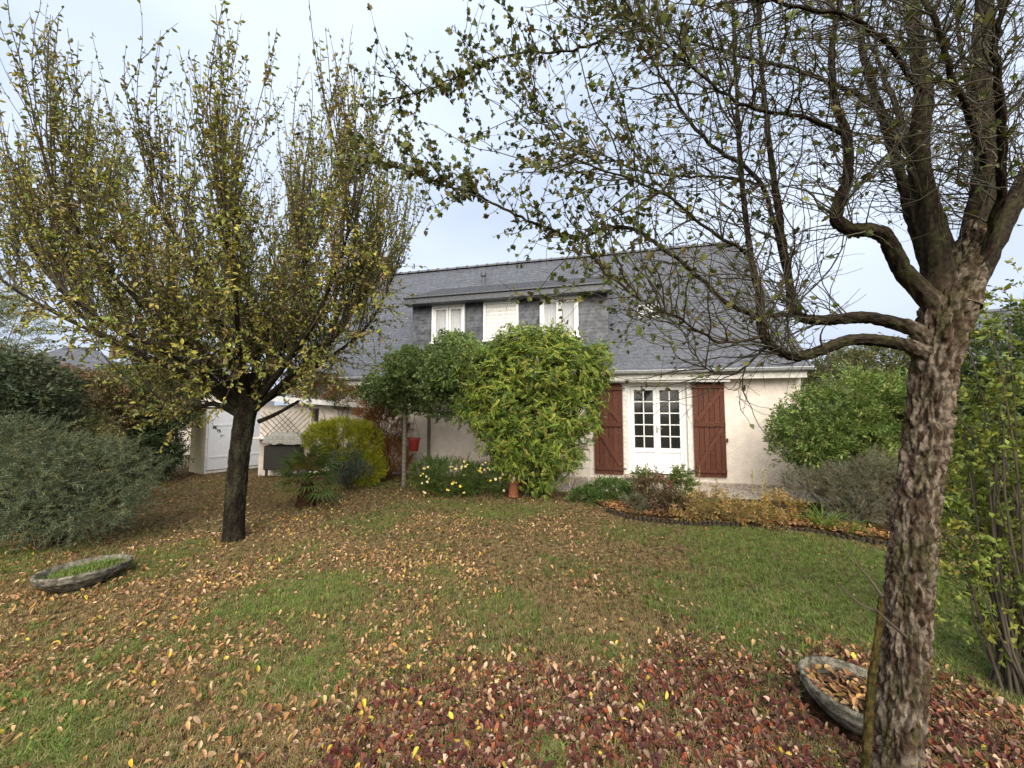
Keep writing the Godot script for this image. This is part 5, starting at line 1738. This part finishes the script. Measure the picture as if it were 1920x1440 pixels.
# ------------------------------------------------------------------ grass and fallen leaves
var tan_cols := [Color(0.33, 0.18, 0.08), Color(0.4, 0.25, 0.12), Color(0.22, 0.115, 0.06), Color(0.5, 0.34, 0.18), Color(0.28, 0.15, 0.065), Color(0.35, 0.22, 0.13), Color(0.15, 0.085, 0.055), Color(0.36, 0.24, 0.08)]
var red_cols := [Color(0.1, 0.025, 0.025), Color(0.14, 0.04, 0.03), Color(0.075, 0.026, 0.028), Color(0.18, 0.06, 0.035), Color(0.11, 0.055, 0.042), Color(0.17, 0.09, 0.065), Color(0.085, 0.045, 0.034), Color(0.24, 0.08, 0.035), Color(0.3, 0.2, 0.14), Color(0.13, 0.05, 0.04)]
func scatter_ground_cover() -> void:
	var litter := Scatter.new()
	var lobes := Scatter.new()
	var curled := Scatter.new()
	var grass := Scatter.new()
	var dry := Scatter.new()
	var lo := Vector2(-8.5, -11.0)
	var bowls := [Vector3(1.955, 0, -2.32), ground(148, 1097)]
	var trunk_at := Vector2(1.72, -1.78)
	for k in 480000:
		# more samples near the eye, where pieces show
		var u := rng.randf()
		var z := -1.15 - 9.5 * pow(u, 1.9)
		var x := rnd(-1.0, 1.0) * (-z * 1.4 + 0.5)
		if x > 7.5 or x < -9.0: continue
		var inb := false
		for q in bowls:
			if Vector2(x - q.x, z - q.z).length() < 0.25: inb = true
		if inb: continue
		if in_house(x, z): continue
		var g := greenness(x, z)
		var r := redness(x, z)
		var cov := clampf(0.2 + 1.1 * noise.get_noise_2d(x * 0.9 + 3.0, z * 0.9 + 8.0) + 0.25 * (1.0 if x < -0.3 else 0.0) + 0.9 * r, 0.06, 1.0) * clampf(0.75 + 1.1 * noise2.get_noise_2d(x * 1.7 + 31.0, z * 1.7), 0.25, 1.3)
		if z < -6.5: cov *= 0.55
		if x > 1.0 and z < -3.2: cov *= 0.4
		var w := rng.randf()
		var y := height(x, z)
		if w < 0.6:
			# leaf
			if rng.randf() > cov * (1.0 - 0.72 * g): continue
			var col: Color
			var pr := rng.randf()
			if rng.randf() < r: col = pick(red_cols)
			else: col = pick(tan_cols)
			if pr < 0.012 + (0.022 if x < 0.0 else 0.0): col = Color(0.5, 0.39, 0.07)
			elif pr < 0.09: col = Color(0.5, 0.36, 0.25)
			elif pr < 0.085: col = Color(0.5, 0.14, 0.03)
			var s := lerpf(0.011, 0.046, pow(rng.randf(), 1.7))
			var d := Vector3(rnd(-1, 1), rnd(-0.25, 0.4), rnd(-1, 1))
			(litter if rng.randf() < 0.4 else (lobes if rng.randf() < 0.5 else curled)).leaf(Vector3(x, y + rnd(0.004, 0.028), z), d, Vector3.UP + rdir() * 0.55, s, vary(col, 0.25))
		else:
			var col: Color
			if rng.randf() < g * 0.9 + 0.06:
				col = pick([Color(0.14, 0.185, 0.05), Color(0.18, 0.21, 0.06), Color(0.11, 0.145, 0.04), Color(0.22, 0.22, 0.085), Color(0.28, 0.235, 0.11)])
				if g > 0.9 and rng.randf() < 0.4: col = Color(0.17, 0.25, 0.05)
				if rng.randf() > 0.25 + g: continue
				grass.add(Transform3D(Basis(Vector3.UP, rnd(0, TAU)) * (rnd(0.03, 0.07) * (0.75 + 0.5 * g)), Vector3(x, y - 0.004, z)), vary(col, 0.25))
			else:
				if rng.randf() < 0.35 * r: continue
				col = pick([Color(0.33, 0.23, 0.11), Color(0.26, 0.18, 0.085), Color(0.23, 0.2, 0.085), Color(0.4, 0.3, 0.16)])
				dry.add(Transform3D(Basis(Vector3.UP, rnd(0, TAU)) * rnd(0.024, 0.05), Vector3(x, y - 0.004, z)), vary(col, 0.25))
	# extra turf where the lawn is truly green
	for k in 52000:
		var s: Array = green_spots[rng.randi() % green_spots.size()]
		var a := rnd(0, TAU)
		var rr: float = s[2] * 1.3 * sqrt(rng.randf())
		var x: float = s[0] + cos(a) * rr
		var z: float = s[1] + sin(a) * rr
		if z > -1.1 or in_house(x, z): continue
		var inb := false
		for q in bowls:
			if Vector2(x - q.x, z - q.z).length() < 0.3: inb = true
		if inb: continue
		var g := greenness(x, z)
		if rng.randf() > g * g * 1.1: continue
		grass.add(Transform3D(Basis(Vector3.UP, rnd(0, TAU)) * rnd(0.03, 0.062), Vector3(x, height(x, z) - 0.004, z)), vary(pick([Color(0.14, 0.195, 0.045), Color(0.17, 0.23, 0.05), Color(0.12, 0.16, 0.04), Color(0.21, 0.22, 0.075), Color(0.28, 0.23, 0.11)]), 0.25))
	# taller tufts and weeds standing out of the turf
	for k in 2600:
		var z := -1.2 - 6.0 * pow(rng.randf(), 1.5)
		var x := rnd(-1.0, 1.0) * (-z * 1.35)
		if in_house(x, z) or greenness(x, z) < rnd(0.25, 0.9): continue
		if Vector2(x - 1.99, z + 2.33).length() < 0.35: continue
		grass.add(Transform3D(Basis(Vector3.UP, rnd(0, TAU)) * rnd(0.07, 0.12), Vector3(x, height(x, z) - 0.006, z)), vary(pick([Color(0.13, 0.19, 0.04), Color(0.18, 0.24, 0.05), Color(0.1, 0.15, 0.04)]), 0.25))
	# mulch in the border
	var ed := edging_points()
	for k in 2600:
		var p := ed[rng.randi() % ed.size()] + Vector3(rnd(-0.1, 0.1), 0, rnd(-0.9, -0.08))
		litter.leaf(Vector3(p.x, 0.075 + rnd(0, 0.02), p.z), Vector3(rnd(-1, 1), rnd(-0.2, 0.3), rnd(-1, 1)), Vector3.UP + rdir() * 0.5, rnd(0.03, 0.06), vary(pick([Color(0.35, 0.18, 0.07), Color(0.28, 0.14, 0.06), Color(0.2, 0.12, 0.06)]), 0.25))
	var o := stuff(litter, "fallen_leaves", M.fallen, self)
	tag(o, "brown, tan and yellow fallen leaves strewn over the lawn", "leaves", "", "stuff")
	var o2 := stuff(lobes, "fallen_lobed_leaves", M.fallen2, self)
	tag(o2, "small lobed red-brown leaves mixed into the leaf litter", "leaves", "", "stuff")
	var o5 := stuff(curled, "curled_leaves", M.fallen3, self)
	tag(o5, "curled dry brown leaves rolled up among the leaf litter", "leaves", "", "stuff")
	var o3 := stuff(grass, "grass", tuft(8, 5), self)
	tag(o3, "short green grass growing in patches across the lawn", "grass", "", "stuff")
	var o4 := stuff(dry, "dry_grass", tuft(7, 6), self)
	tag(o4, "short straw-coloured dry grass between the green patches", "grass", "", "stuff")
	print("litter ", litter.count, " lobes ", lobes.count, " grass ", grass.count, " dry ", dry.count)
func in_house(x: float, z: float) -> bool:
	var q := Vector3(x, 0, z) - HOUSE
	var lx := q.x * cos(TURN) - q.z * sin(TURN)
	var lz := q.x * sin(TURN) + q.z * cos(TURN)
	return lx < 0.02 and lz < 0.05 and lx > -LONG
